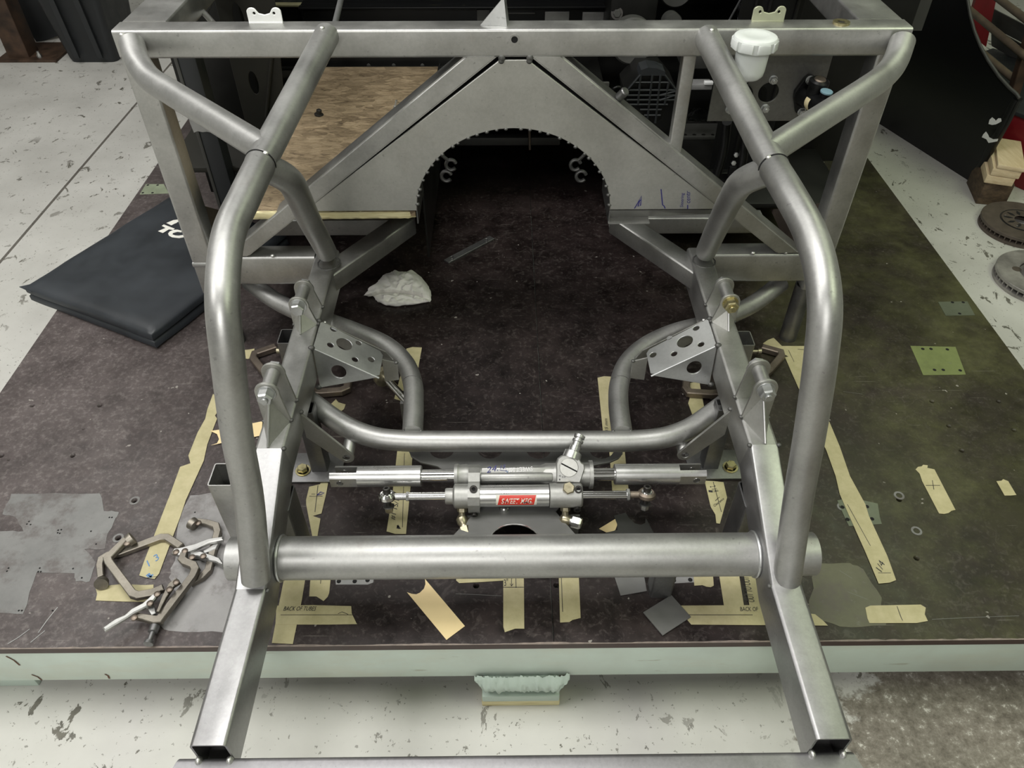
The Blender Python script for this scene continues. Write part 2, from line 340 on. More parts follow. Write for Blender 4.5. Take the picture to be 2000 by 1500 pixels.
def pipe_s(P, r, n=24, hollow=0.0):
    P = [Vector(p) for p in P]; vs, fs = [], []; u = None
    for i, p in enumerate(P):
        d = (P[min(i+1, len(P)-1)]-P[max(i-1, 0)]).normalized()
        if u is None: u = frame_of(d)[1]
        u = (u-d*u.dot(d)).normalized(); w_ = d.cross(u)
        vs += [p+(u*math.cos(2*math.pi*k/n)+w_*math.sin(2*math.pi*k/n))*r for k in range(n)]
    for i in range(len(P)-1):
        for k in range(n): fs.append((i*n+k, i*n+(k+1) % n, (i+1)*n+(k+1) % n, (i+1)*n+k))
    fs.append(tuple(range(n))[::-1]); fs.append(tuple(range((len(P)-1)*n, len(P)*n))); return vs, fs
def pipe(name, P, r, mat, parent=None, k=8, n=24):
    return mesh(name, *pipe_s(smooth_path(P, k) if k else P, r, n), mat, parent, 50)
def rrect(w_, h, r, seg=3, v0=None):           # rounded rectangle, u in +-w/2, v in [v0, v0+h]
    v0 = -h/2 if v0 is None else v0; out = []
    for cx, cy, a0 in ((w_/2-r, v0+h-r, 0), (-w_/2+r, v0+h-r, 90), (-w_/2+r, v0+r, 180), (w_/2-r, v0+r, 270)):
        out += [(cx+r*math.cos(math.radians(a0+90*k/seg)), cy+r*math.sin(math.radians(a0+90*k/seg))) for k in range(seg+1)]
    return out
def box_tube_s(p0, p1, w_, h, up=(0, 0, 1), r=0.005, wall=0.003, n0=None, n1=None, top=False):
    """hollow rectangular tube; the line p0-p1 is its centre line, or the middle of its top face"""
    p0, p1 = Vector(p0), Vector(p1); d = (p1-p0).normalized(); up = Vector(up); side = d.cross(up).normalized(); upv = side.cross(d)
    n0 = Vector(n0) if n0 else d; n1 = Vector(n1) if n1 else d; sh = -h/2 if top else 0
    out = [(a, b_+sh) for a, b_ in rrect(w_, h, r)]; inn = [(a, b_+sh) for a, b_ in rrect(w_-2*wall, h-2*wall, max(0.0008, r-wall))]
    vs = []
    for p, nn in ((p0, n0), (p1, n1)):
        for sec in (out, inn):
            for a, b_ in sec:
                q = p+side*a+upv*b_; vs.append(q+d*((p-q).dot(nn)/d.dot(nn)))
    k = len(out); fs = []
    for i in range(k):
        j = (i+1) % k
        fs += [(i, j, 2*k+j, 2*k+i), (k+i, 3*k+i, 3*k+j, k+j), (i, k+i, k+j, j), (2*k+i, 2*k+j, 3*k+j, 3*k+i)]
    return vs, fs
def box_tube(name, p0, p1, w_, h, mat, parent=None, **kw): return mesh(name, *box_tube_s(p0, p1, w_, h, **kw), mat, parent, 30)
def plate(name, outline, holes, thick, M, mat, parent=None, bev=0.0):
    """flat sheet with real holes: outline and holes are 2-D, M carries them into place (thickness along local z)"""
    cu = bpy.data.curves.new(name, 'CURVE'); cu.dimensions = '2D'; cu.fill_mode = 'BOTH'; cu.extrude = max(thick/2-bev, 1e-5)
    if bev: cu.bevel_depth = bev; cu.offset = -bev; cu.bevel_resolution = 0
    for loop in [outline]+list(holes):
        sp = cu.splines.new('POLY'); sp.points.add(len(loop)-1)
        for pt, q in zip(sp.points, loop): pt.co = (q[0], q[1], 0, 1)
        sp.use_cyclic_u = True
    ob = bpy.data.objects.new(name, cu); me = bpy.data.meshes.new_from_object(ob); bpy.data.objects.remove(ob); bpy.data.curves.remove(cu)
    me.materials.clear(); bm = bmesh.new(); bm.from_mesh(me); bmesh.ops.remove_doubles(bm, verts=bm.verts, dist=1e-6); bmesh.ops.recalc_face_normals(bm, faces=bm.faces); bm.to_mesh(me); bm.free()
    me.transform(M); return finish(name, me, mat, parent, 20 if bev else 0)
def circ(cx, cy, r, n=20, ry=None): return [(cx+r*math.cos(2*math.pi*k/n), cy+(ry or r)*math.sin(2*math.pi*k/n)) for k in range(n)]
def basis(o, x, y):
    x = Vector(x).normalized(); z = x.cross(Vector(y)).normalized(); y = z.cross(x)
    M = Matrix((x, y, z)).transposed().to_4x4(); M.translation = Vector(o); return M
XZ = lambda d: basis((0, d, 0), (1, 0, 0), (0, 0, 1))        # local (a,b) -> world (a, d, b)
YZ = lambda x: basis((x, 0, 0), (0, 1, 0), (0, 0, 1))
XY = lambda z: Matrix.Translation((0, 0, z))
def prism_s(pts, h, up=Vector((0, 0, 1))):
    k = len(pts); vs = [Vector(p) for p in pts]+[Vector(p)+up*h for p in pts]
    return vs, [tuple(range(k)), tuple(range(k, 2*k))]+[(i, (i+1) % k, k+(i+1) % k, k+i) for i in range(k)]
def flat(name, pxs, mat, parent=None, z=0.0, h=0.0008, label=None, cat=None, group=None, floor=False):
    f_ = onf if floor else onz
    o = mesh(name, *prism_s([f_(x, y, z) for x, y in pxs], h), mat, parent, 0)
    return tag(o, label, cat, group)
def offset_line(P, w_):
    L, R = [], []
    for i, p in enumerate(P):
        a = P[max(i-1, 0)]; b_ = P[min(i+1, len(P)-1)]
        d0 = (p-a).normalized() if i else (b_-p).normalized(); d1 = (b_-p).normalized() if i < len(P)-1 else d0
        n0 = Vector((-d0.y, d0.x)); n1 = Vector((-d1.y, d1.x)); m_ = (n0+n1).normalized(); k = (w_[i] if hasattr(w_, '__len__') else w_)/2/max(0.4, m_.dot(n0))
        L.append(p+m_*k); R.append(p-m_*k)
    return L+R[::-1]
def flatbar(name, pxs, w_, z, h, mat, parent=None, bev=0.0012, holes=()):
    P = [onz(x, y, z).to_2d() for x, y in pxs]
    if hasattr(w_, '__len__'): out = offset_line(P, w_)
    else: out = offset_line(P, w_)
    hs = [circ(*onz(x, y, z).to_2d(), r, 12) for x, y, r in holes]
    return plate(name, [tuple(q) for q in out], hs, h, XY(T+z+h/2), mat, parent, bev)
BEAD = None
def bead(p, r=0.0045, mat='weld', parent=None, name='weld_bead', sq=(1, 1, 0.8)):
    global BEAD
    if BEAD is None: BEAD = {}
    if mat not in BEAD:
        me = bpy.data.meshes.new('weld_bead'); bm = bmesh.new(); bmesh.ops.create_icosphere(bm, subdivisions=2, radius=1); bm.to_mesh(me); bm.free(); me.shade_smooth(); me.materials.append(MATS[mat]); BEAD[mat] = me
    o = bpy.data.objects.new(name, BEAD[mat]); _link(o, parent, p); o.scale = (r*sq[0], r*sq[1], r*sq[2]); return o
def text(name, body, p0, p1, nrm, height, mat, parent=None, shear=0.0, depth=0.0002, fit=True, space=1.0):
    cu = bpy.data.curves.new(name, 'FONT'); cu.body = body; cu.size = 1; cu.shear = shear; cu.extrude = 0.0; cu.space_character = space; cu.resolution_u = 3
    ob = bpy.data.objects.new(name, cu); me = bpy.data.meshes.new_from_object(ob); bpy.data.objects.remove(ob)
    xs = [v.co.x for v in me.vertices]; ys = [v.co.y for v in me.vertices]; x0, wx = min(xs), max(xs)-min(xs); y0, hy = min(ys), max(ys)-min(ys)
    p0, p1 = Vector(p0), Vector(p1); X = p1-p0; L = X.length; X.normalize(); N = Vector(nrm).normalized(); Y = N.cross(X)
    for v in me.vertices:
        a = (v.co.x-x0)/wx*L; b_ = (v.co.y-y0)/hy*height; v.co = p0+X*a+Y*b_+N*0.0006
    me.materials.clear(); return finish(name, me, mat, parent, 0)
def strokes(name, lines, wid, fn, nrm, mat, parent=None, off=0.0007):
    """pen strokes: flat ribbons lying on the plane reached by fn(px, py)"""
    vs, fs = [], []; N = Vector(nrm).normalized()
    for L in lines:
        P = [fn(x, y)+N*off for x, y in L]; k0 = len(vs)
        for i, p in enumerate(P):
            d = (P[min(i+1, len(P)-1)]-P[max(i-1, 0)]).normalized(); s = N.cross(d)*wid/2; vs += [p+s, p-s]
        for i in range(len(P)-1): fs.append((k0+2*i, k0+2*i+1, k0+2*i+3, k0+2*i+2))
    return mesh(name, vs, fs, mat, parent, 0)

# ============================================================ the room
def struct(o): o['kind'] = 'structure'; return o
fl = struct(mesh('floor', *boxs(-5, 5, -3.2, 7, -0.12, -0.012), 'rust', None, 0))
ja, jb = onf(0, 512), onf(258, 212); jd = (jb-ja).normalized(); jn = Vector((-jd.y, jd.x, 0)); A_, B_ = ja-jd*8, jb+jd*8
def clip_half(poly, p, nrm):
    out = []
    for i in range(len(poly)):
        a, b_ = poly[i], poly[(i+1) % len(poly)]; da, db = (a-p).dot(nrm), (b_-p).dot(nrm)
        if da >= 0: out.append(a)
        if da*db < 0: out.append(a+(b_-a)*(da/(da-db)))
    return out
room = [Vector((-5, -3.2, -0.012)), Vector((5, -3.2, -0.012)), Vector((5, 7, -0.012)), Vector((-5, 7, -0.012))]
for sgn in (1, -1):
    mesh('concrete_slab', *prism_s(clip_half(room, ja+jn*0.0055*sgn, jn*sgn), 0.012), 'concrete', fl, 0)
for nm, a in (('wall_left', (-5.1, -5, -3.2, 7, 0, CEIL)), ('wall_right', (5, 5.1, -3.2, 7, 0, CEIL)), ('wall_back', (-5, 5, 7, 7.1, 0, CEIL)), ('wall_front', (-5, 5, -3.3, -3.2, 0, CEIL))):
    struct(mesh(nm, *boxs(*a), 'wall_paint', None, 0))
struct(mesh('ceiling', *boxs(-5, 5, -3.2, 7, CEIL, CEIL+0.1), 'ceiling_paint', None, 0))
for i, (lx, ly, pw) in enumerate(LAMPS):
    a, b_ = (0.20, 0.70) if i not in (2, 5, 6) else (0.70, 0.20)
    t = thing('ceiling_light', (lx, ly, CEIL-0.1), 'white fluorescent ceiling fitting overhead, outside the picture', 'light', 'ceiling light fittings')
    bevel_box('housing', lx-a, lx+a, ly-b_, ly+b_, CEIL-0.10, CEIL-0.001, 'white_paint', t, 0.004)

# ============================================================ work table
YF = 0.645; XL, XR, YB, SEAM = -1.205, 1.235, 3.60, 0.062
tb = thing('work_table', (0, 2.0, 0), 'low steel work table with dark plywood top and mint green frame', 'table')
HOLES = [(63,792),(85,787),(195,792),(163,838),(3,890),(17,898),(142,890),(262,978),(231,1051),(1820,784),(1950,784),(1853,832),(1878,880),(1756,976),(1790,1090),(1672,1117),(1686,1155),(1645,992),(1703,1015),(930,1144),(1087,1143),(1980,840),(360,1127)]
hl, hr = [], []
for q in HOLES:
    p = onz(*q); (hl if p.x < SEAM else hr).append(circ(p.x, p.y, 0.0060 if q not in ((85, 787), (17, 898), (163, 838)) else 0.0035, 14))
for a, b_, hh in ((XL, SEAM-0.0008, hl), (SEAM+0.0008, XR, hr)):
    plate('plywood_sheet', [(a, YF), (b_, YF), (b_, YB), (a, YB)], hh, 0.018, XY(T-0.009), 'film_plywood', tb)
bevel_box('plywood_edge_band', XL, XR, YF-0.0012, YF-0.0002, T-0.0165, T-0.0015, 'ply_edge', tb, 0)
ev, ef = [], []
for i in range(401):
    x = XL+(XR-XL)*i/400; k = max(0.02, 0.5+1.3*noise.noise((x*9, 0, 0))+0.8*noise.noise((x*60, 3, 0))); k = min(k, 1.1)
    ev += [(x, YF-0.0015, T-0.0011*k), (x, YF-0.0015, T+0.0002), (x, YF+0.0022*k, T+0.0003)]
for i in range(400): ef += [(3*i, 3*i+3, 3*i+4, 3*i+1), (3*i+1, 3*i+4, 3*i+5, 3*i+2)]
mesh('worn_front_edge', ev, ef, 'worn_edge', tb, 0)
for nm, a in (('front_beam', (XL+0.004, XR-0.004, YF+0.003, YF+0.05, T-0.130, T-0.0185)), ('back_beam', (XL+0.004, XR-0.004, YB-0.05, YB-0.003, T-0.130, T-0.0185)), ('side_beam', (XL+0.004, XL+0.05, YF+0.06, YB-0.06, T-0.130, T-0.0185)), ('side_beam', (XR-0.05, XR-0.004, YF+0.06, YB-0.06, T-0.130, T-0.0185)), ('middle_beam', (SEAM-0.05, SEAM+0.05, YF+0.06, YB-0.06, T-0.130, T-0.0185))):
    bevel_box(nm, *a, 'mint_beam', tb, 0.003)
for x in (-0.985, 1.12):
    for y in (YF+0.03, YB-0.13): bevel_box('leg', x-0.05, x+0.05, y, y+0.09, 0, T-0.130, 'mint', tb, 0.003)
for q in (((12, 1281), (39, 1299)), ((62, 1317), (82, 1328)), ((205, 1316), (214, 1325))):     # rust lines on the beam
    strokes('rust_scratch', [[q[0], ((q[0][0]+q[1][0])/2+2, (q[0][1]+q[1][1])/2-1), q[1]]], 0.0035, lambda x, y: ond(x, y, YF+0.003), (0, -1, 0), 'rust', tb)
# foot pad welded under the front beam, standing on a timber shim
pl, pr = onf(942, 1352, 0.03).x, onf(1092, 1350, 0.03).x; yf = YF-0.02
bevel_box('foot_pad', pl, pr, yf, YF+0.07, 0.022, 0.045, 'mint', tb, 0.003)
bevel_box('foot_stem', pl+0.002, pr-0.002, YF-0.004, YF+0.05, 0.044, T-0.128, 'mint', tb, 0.002)
bevel_box('timber_shim', pl-0.001, pr+0.001, yf+0.002, YF+0.06, 0, 0.0215, 'wood_edge', tb, 0.002)
vs, fs, NU, NV = [], [], 70, 9
for i in range(NU+1):
    u = i/NU; x = pl-0.013+(pr-pl+0.030)*u
    for j in range(NV+1):
        v = j/NV; taper = 1-min(1, min(u, 1-u)*9); zz = 0.094-0.047*(1-0.65*taper)*v; yy = YF+0.003-0.022*math.sin(math.pi*min(1, v*0.8+0.1))*(1-0.6*taper)
        q = noise.noise((x*95, v*7, 3))*0.004+noise.noise((x*260, v*16, 9))*0.0035+math.sin(x*420+v*3+noise.noise((x*60, v*3, 0))*6)*0.0007
        vs.append((x, yy+q-0.001, zz+q*0.5))
for i in range(NU):
    for j in range(NV): k = i*(NV+1)+j; fs.append((k, k+1, k+NV+2, k+NV+1))
mesh('weld_fillet', vs, fs, 'mint', tb, 60)

# patches let into / worn on the table top
def tpatch(name, pxs, mat, h=0.0006, z=0.0):
    return flat(name, pxs, mat, tb, z, h)
random.seed(3)
def ragged(P, amp=3, k=5):
    out = []
    for i in range(len(P)):
        a, b_ = P[i], P[(i+1) % len(P)]
        for j in range(k):
            t = j/k; out.append((a[0]+(b_[0]-a[0])*t+random.uniform(-amp, amp)*(j > 0), a[1]+(b_[1]-a[1])*t+random.uniform(-amp, amp)*(j > 0)*0.7))
    return out
tpatch('worn_patch', ragged([(22, 965), (195, 964), (203, 998), (232, 1000), (226, 1012), (208, 1052), (206, 1072), (165, 1073), (182, 1092), (187, 1098), (175, 1136), (148, 1136), (146, 1120), (72, 1118), (45, 1200), (-60, 1192), (-40, 1042), (2, 1038), (46, 1038), (30, 1010), (5, 1005)], 2, 4), 'worn_grey')
tpatch('worn_patch', ragged([(372, 968), (430, 962), (470, 1060), (470, 1130), (440, 1236), (330, 1232), (305, 1218), (352, 1170), (330, 1128), (342, 1095), (352, 1010)], 3, 4), 'worn_light')
tpatch('worn_patch', ragged([(1592, 1102), (1660, 1100), (1686, 1112), (1722, 1168), (1730, 1222), (1640, 1224), (1580, 1200)], 4, 4), 'worn_olive')
for pxs, mat, hs in (([(1778, 676), (1866, 678), (1886, 732), (1803, 733)], 'patch_green', [(1802, 682), (1818, 682), (1850, 683), (1825, 723), (1875, 724), (1842, 723)]),
                     ([(1832, 590), (1889, 589), (1904, 616), (1847, 617)], 'patch_teal', [(1860, 591), (1881, 591), (1874, 613)]),
                     ([(285, 360), (320, 360), (330, 378), (273, 380)], 'patch_mint', [(289, 362), (308, 362), (279, 377), (298, 377)]),
                     ([(655, 1120), (731, 1122), (729, 1138), (718, 1142), (656, 1142)], 'patch_light', [(662, 1136), (693, 1136), (718, 1134)]),
                     ([(1308, 1120), (1365, 1122), (1366, 1137), (1312, 1140)], 'patch_light', [(1316, 1134), (1348, 1133)]),
                     ([(1635, 978), (1660, 972), (1714, 984), (1718, 1010), (1722, 1024), (1658, 1028), (1650, 1012)], 'patch_teal', [(1645, 991), (1655, 1015), (1703, 1014), (1693, 990)])):
    o = tpatch('inset_plate', pxs, mat, 0.0009)
    for q in hs:
        p = onz(*q); cyl('screw_hole', p+Vector((0, 0, 0.0004)), p+Vector((0, 0, 0.0012)), 0.0042, 'void', o, 12)
for q in [(1756, 968), (263, 978), (231, 1051), (1790, 1037), (1645, 990)]:
    p = onz(*q); mesh('hole_rim', *tube_s(p, p+Vector((0, 0, 0.0008)), 0.0105, 0.0064, 20), 'worn_grey', tb)
for q in [(57,1019),(60,1025),(53,1024),(114,1036),(120,1035),(117,1042),(113,1041),(178,1038),(214,1011),(219,1011),(188,1063),(78,1110),(80,1117),(75,1117),(17,1110),(14,1116),(143,1111),(160,1129),(37,1193),(43,1193),(103,1193),(381,1001)]:
    p = onz(*q); cyl('pin_hole', p+Vector((0, 0, 0.0004)), p+Vector((0, 0, 0.0011)), 0.0017, 'void', tb, 8)
for L_ in ([[(15, 1258), (35, 1246), (58, 1229)], [(60, 1255), (78, 1240), (88, 1232)], [(75, 1236), (92, 1212), (113, 1186)]]):
    strokes('scratch', [L_], 0.0016, lambda x, y: onz(x, y), (0, 0, 1), 'patch_light', tb)
for L_ in ([[(980/1, 1164), (890, 1160)], [(1647, 765), (1684, 770)], [(1655, 1156), (1694, 1171)], [(1640, 1115), (1664, 1130)], [(1820, 1210), (1905, 1206), (1990, 1203)]]):
    strokes('scratch', [L_], 0.0008, lambda x, y: onz(x, y), (0, 0, 1), 'patch_grey', tb)

# ============================================================ chassis
FWD = 1.445                                   # front plane of the firewall frame
ch = thing('chassis_frame', (0, 0.95, T), 'bare steel welded tube chassis front end standing on the work table', 'chassis')
RW, RH = 0.0508, 0.0762; XI, XO = 0.400, 0.4508; XC = (XI+XO)/2
K = [(0.409, 0.180), (0.648, 0.179), (0.868, 0.265), (1.474, 0.265)]
def kn(i):
    d0 = Vector((0, K[i][0]-K[i-1][0], K[i][1]-K[i-1][1])).normalized(); d1 = Vector((0, K[i+1][0]-K[i][0], K[i+1][1]-K[i][1])).normalized(); return (d0+d1).normalized()
def hexnut(p, axis, af, h, mat, parent, name='nut', stud=0.0, washer=True):
    p = Vector(p); a = Vector(axis).normalized(); m_ = MB()
    if washer: m_.add(cyl_s(p, p+a*0.002, af*0.66, 20, 0.0004)); p = p+a*0.002
    m_.add(hex_s(p, a, af, h, 0.2))
    o = m_.build(name, mat, parent, 25)
    if stud: cyl('bolt_end', p+a*h, p+a*(h+stud), af*0.27, mat, parent, 12, 0.001)
    return o
MAIN = {-1: [(508, 322, 1.05), (478, 385, .97), (449, 450, .90), (437, 520, .84), (435, 600, .79), (445, 700, .755), (463, 850, .735), (486, 975, .715), (500, 1132, .660)],
        1: [(1512, 330, 1.05), (1545, 385, .97), (1580, 450, .90), (1602, 520, .84), (1611, 600, .79), (1603, 700, .755), (1581, 850, .735), (1559, 975, .715), (1536, 1134, .660)]}
UPPER = {-1: ((634, 78, 1.432), (506, 324, 1.05)), 1: ((1385, 82, 1.432), (1514, 332, 1.05))}
BRANCH = {-1: [(530, 338, 1.058), (558, 347, 1.10), (583, 384, 1.19), (602, 425, 1.27), (638, 492, 1.42)], 1: [(1490, 341, 1.058), (1457, 352, 1.10), (1428, 388, 1.19), (1409, 426, 1.27), (1379, 491, 1.42)]}
CORNER = {-1: [(257, 84, 1.436), (268, 118, 1.40), (291, 152, 1.355), (335, 181, 1.30), (412, 229, 1.21), (500, 282, 1.115)], 1: [(1763, 80, 1.436), (1748, 121, 1.395), (1727, 148, 1.355), (1692, 174, 1.30), (1615, 224, 1.21), (1523, 283, 1.115)]}
RT_ = 0.0224
for s in (-1, 1):
    # rails
    for i, nm in enumerate(('front_rail', 'kick_up_rail', 'rear_rail')):
        p0, p1 = Vector((s*XC, K[i][0], T+K[i][1])), Vector((s*XC, K[i+1][0], T+K[i+1][1]))
        o = box_tube(nm, p0, p1, RW, RH, 'steel' if i == 2 else 'steel_rail', ch, r=0.006, n0=kn(i) if i else None, n1=kn(i+1) if i < 2 else None, top=True)
        if i == 1:
            for x in (XI, XO): bead(V(s*x, K[2][0], K[2][1]-0.001), 0.0045, 'weld', o)
            bead(V(s*(XI-0.001), 0.648, 0.175), 0.004, 'weld', o)
        if i == 0:
            for x in (XI+0.004, XO-0.004): bead(V(s*x, 0.404, 0.139), 0.0065, 'weld_bright', o, sq=(0.8, 1, 1.2))
    # hoop, braces
    D3 = lambda L: [ond(*q) for q in L]
    ua, ub = ond(*UPPER[s][0]), ond(*UPPER[s][1])
    pipe('hoop_tube', D3(MAIN[s]), RT_, 'steel_tube', ch)
    a, b_ = ond(*UPPER[s][0]), ond(*UPPER[s][1])
    o = mesh('upper_brace_tube', *cyl_s(a+(a-b_).normalized()*0.02, b_, RT_, 28, 0.0006), 'steel_tube', ch)
    ta, tu, tv_ = frame_of(b_-a); up = (CAM-b_).normalized(); up = (up-ta*up.dot(ta)).normalized(); mesh('joint_gap', *pipe_s([b_-ta*0.0075+(tu*math.cos(q)+tv_*math.sin(q))*(RT_+0.0004) for q in [k*math.pi/20 for k in range(41)]], 0.0010, 6), 'void', o); mesh('tube_lip', *pipe_s([b_-ta*0.0105+(tu*math.cos(q)+tv_*math.sin(q))*(RT_-0.0004) for q in [k*math.pi/20 for k in range(41)]], 0.0014, 6), 'steel_tube', o)
    bead(b_-ta*0.0075+up*RT_*0.97, 0.0048, 'weld_bright', o); bead(a+Vector((0, -0.004, RT_*0.98)), 0.005, 'weld_bright', o)
    hj = D3(MAIN[s])[0]; bp = D3(BRANCH[s]); bp[0] = hj-(CAM-hj).normalized()*0.009
    o = pipe('branch_tube', bp, RT_, 'steel_tube', ch)
    e = ond(*BRANCH[s][-1]); mesh('weld_ring', *pipe_s([V(e.x+0.025*math.cos(t), e.y+0.027*math.sin(t), 0.2655) for t in [k*math.pi/6 for k in range(13)]], 0.0018, 6), 'weld', o)
    cp = D3(CORNER[s]); cp[-1] = near_line(CORNER[s][-1][0], CORNER[s][-1][1], ua, ub); cp[-2] = cp[-3].lerp(cp[-1], 0.45)
    o = pipe('corner_brace_tube', cp, RT_, 'steel_tube', ch)
    q = near_line(505 if s < 0 else 1519, 268 if s < 0 else 281, ua, ub); up2 = CAM-q; up2 = (up2-ta*up2.dot(ta)).normalized(); bead(q+up2*RT_*0.78+Vector((s*RT_*0.62, 0, 0)), 0.0045, 'weld', o); bead(ond(238 if s < 0 else 1775, 68 if s < 0 else 72, 1.442), 0.005, 'weld_bright', o)
    # outrigger to the firewall leg, legs, gusset behind the leg
    box_tube('outrigger', V(s*(XO+0.001), FWD+0.0254, 0.2265), V(s*0.684, FWD+0.0254, 0.2265), RW, RH, 'steel', ch, r=0.006)
    o = box_tube('firewall_leg', V(s*0.7065, FWD+0.0254, 0.250), V(s*0.7065, FWD+0.0254, 0.708), 0.050, 0.0508, 'steel', ch, up=(0, 1, 0), r=0.006)
    box_tube('leg_stub', V(s*0.7065, FWD+0.0254, 0.165), V(s*0.7065, FWD+0.0254, 0.240), 0.050, 0.0508, 'steel', ch, up=(0, 1, 0), r=0.006)
    bevel_box('leg_joint', s*0.7065-0.026, s*0.7065+0.026, FWD-0.0015, FWD+0.052, T+0.2385, T+0.2515, 'zinc', ch, 0.003)
    g = [(1.498, 0.37), (1.60, 0.295), (1.80, 0.17), (1.498, 0.165)]
    plate('leg_gusset', [(y, T+z) for y, z in g], [], 0.004, YZ(s*0.700), 'steel_brown', ch)
    # rail end brace to the middle of the firewall, sill under the boards
    box_tube('rail_brace', V(s*0.421, 1.402, 0.255), V(s*0.270, 1.625, 0.255), 0.0508, 0.046, 'steel', ch, r=0.005, top=True, n1=(0, 1, 0))
    box_tube('sill_tube', V(s*0.245, 1.650, 0.225), V(s*0.62, 1.650, 0.225), 0.040, 0.045, 'steel', ch, r=0.004)
    bead(V(s*0.62, FWD+0.004, 0.268), 0.005, 'weld_bright', ch); bead(V(s*0.545, FWD+0.002, 0.268), 0.005, 'weld_bright', ch)
    # clevis mounts on top of the rail: two ears, sleeve, bolt, pyramid gusset
    for d0, d1, zc, xc, rr in ((0.934, 0.984, 0.336, 0.4275, 0.021), (1.205, 1.260, 0.314, 0.430, 0.020)):
        t0 = math.radians(205); ear = []
        ang = [math.radians(q) for q in range(0, 196, 13)]
        ear = [(s*(xc+rr*math.cos(q)), zc+rr*math.sin(q)) for q in ang]
        ear = [(s*(xc+rr), 0.2645)]+ear+[(s*XI, 0.2655), (s*XI, 0.2645)]
        mo = MB(); hole = circ(s*xc, zc, 0.006, 14)
        o = plate('clevis_ear', [(x, T+z) for x, z in ear], [[(x, T+z) for x, z in hole]], 0.0048, XZ(d0), 'steel_plate', ch, 0.0005)
        plate('clevis_ear', [(x, T+z) for x, z in ear], [[(x, T+z) for x, z in hole]], 0.0048, XZ(d1), 'steel_plate', ch, 0.0005)
        mesh('sleeve', *cyl_s(V(s*xc, d0+0.0024, zc), V(s*xc, d1-0.0024, zc), 0.0125, 24, 0.0006), 'steel_tube', o)
        gold = (s > 0 and d0 > 1)
        hexnut(V(s*xc, d0-0.0024, zc), (0, -1, 0), 0.0245, 0.017, 'gold_zinc' if gold else 'zinc', o, 'nut' if not (s < 0 and d0 > 1) else 'bolt_head', 0.004 if not (s < 0 and d0 > 1) else 0)
        hexnut(V(s*xc, d1+0.0024, zc), (0, 1, 0), 0.0245, 0.012, 'zinc', o, 'bolt_head')
        tip = 0.870 if d0 < 1 else 1.172; zt = 0.318 if d0 < 1 else 0.298
        gv = [V(s*xc, d0-0.0024, zt), V(s*xc, tip, 0.2652), V(s*(XI+0.002), d0-0.0024, 0.2652), V(s*(XO-0.001), d0-0.0024, 0.2652), V(s*xc, d0-0.0024, 0.2652)]
        mesh('pyramid_gusset', gv, [(0, 1, 2), (0, 3, 1), (0, 2, 4), (0, 4, 3), (1, 4, 2), (1, 3, 4)], 'steel_plate', ch, 0)
        mesh('gusset_ridge', *pipe_s([gv[0]+Vector((0, 0, 0.0005)), gv[1]+Vector((0, 0, 0.0005))], 0.0024, 8), 'turned_alloy', ch)  # brighter metal along the fold stands in for its highlight
        for d in (d0, d1): bead(V(s*XI, d, 0.266), 0.004, 'weld', o)
        bead(V(s*(XO-0.002), d0-0.002, 0.266), 0.0035, 'weld', o)
    # lower arm brackets on the inner side of the rail
    P = [(0.400, 0.218), (0.364, 0.118)]+[(0.345+0.019*math.cos(math.radians(q)), 0.093+0.019*math.sin(math.radians(q))) for q in range(150, 320, 17)][::1]
    P = [(0.401, 0.234), (0.3235, 0.1190)]+[(0.334+0.0155*math.cos(math.radians(q)), 0.107+0.0155*math.sin(math.radians(q))) for q in range(145, 315, 17)]+[(0.401, 0.166)]
    o = plate('lower_arm_bracket', [(s*x, T+z) for x, z in P], [[(s*x, T+z) for x, z in circ(0.334, 0.107, 0.0075, 16)]], 0.005, XZ(0.985), 'steel_plate', ch, 0.0005)
    mesh('bushing_sleeve', *tube_s(V(s*0.332, 0.9875, 0.108), V(s*0.328, 1.022, 0.122), 0.0122, 0.0075), 'steel_tube', o)
    cyl('bushing_pin', V(s*0.328, 1.020, 0.1212), V(s*0.327, 1.036, 0.128), 0.0062, 'steel_tube', o, 16, 0.002)
    bead(V(s*0.3985, 0.985, 0.234), 0.005, 'weld', o)
    # perforated bracket, folded from one sheet, with a back flange and a saddle on the S-bent tube
    zA, zB = 0.262, 0.200; A, B, C, D, E = (0.398, 1.216, zA), (0.2735, 1.188, zB), (0.2735, 1.112, zB), (0.398, 1.132, zA), (0.398, 1.120, 0.168)
    m3 = lambda q: V(s*q[0], q[1], q[2])
    Mx = basis(m3(D), m3(C)-m3(D), m3(A)-m3(D)); inv = Mx.inverted(); l2 = lambda q: (inv @ m3(q))[:2] if not isinstance(q, Vector) else (inv @ q)[:2]
    if s < 0: hp = [(651, 644, .0068), (645, 675, .0066), (700, 671, .0064), (693, 703, .0066), (724.5, 703, .0072), (672, 673, .0165)]; fh = (662, 725)
    else: hp = [(1360, 642, .0068), (1308, 661, .0066), (1369.5, 673.6, .0066), (1317, 692, .0066), (1276, 694, .0072), (1338, 668, .0165)]; fh = (1355.6, 717)
    nrm = Mx.to_3x3() @ Vector((0, 0, 1)); top = [circ(*((inv @ onp(x, y, m3(D), nrm))[:2]), r, 20) for x, y, r in hp]
    def chamf(q, a, b_, k): q, a, b_ = Vector(q), Vector(a), Vector(b_); return [tuple(q+(a-q).normalized()*k), tuple(q+(b_-q).normalized()*k)]
    lA, lB, lC, lD = l2(A), l2(B), l2(C), l2(D)
    o = plate('engine_bracket', [lA]+chamf(lB, lA, lC, 0.008)+chamf(lC, lB, lD, 0.008)+[lD], top, 0.0035, Mx, 'zinc', ch, 0.0006)
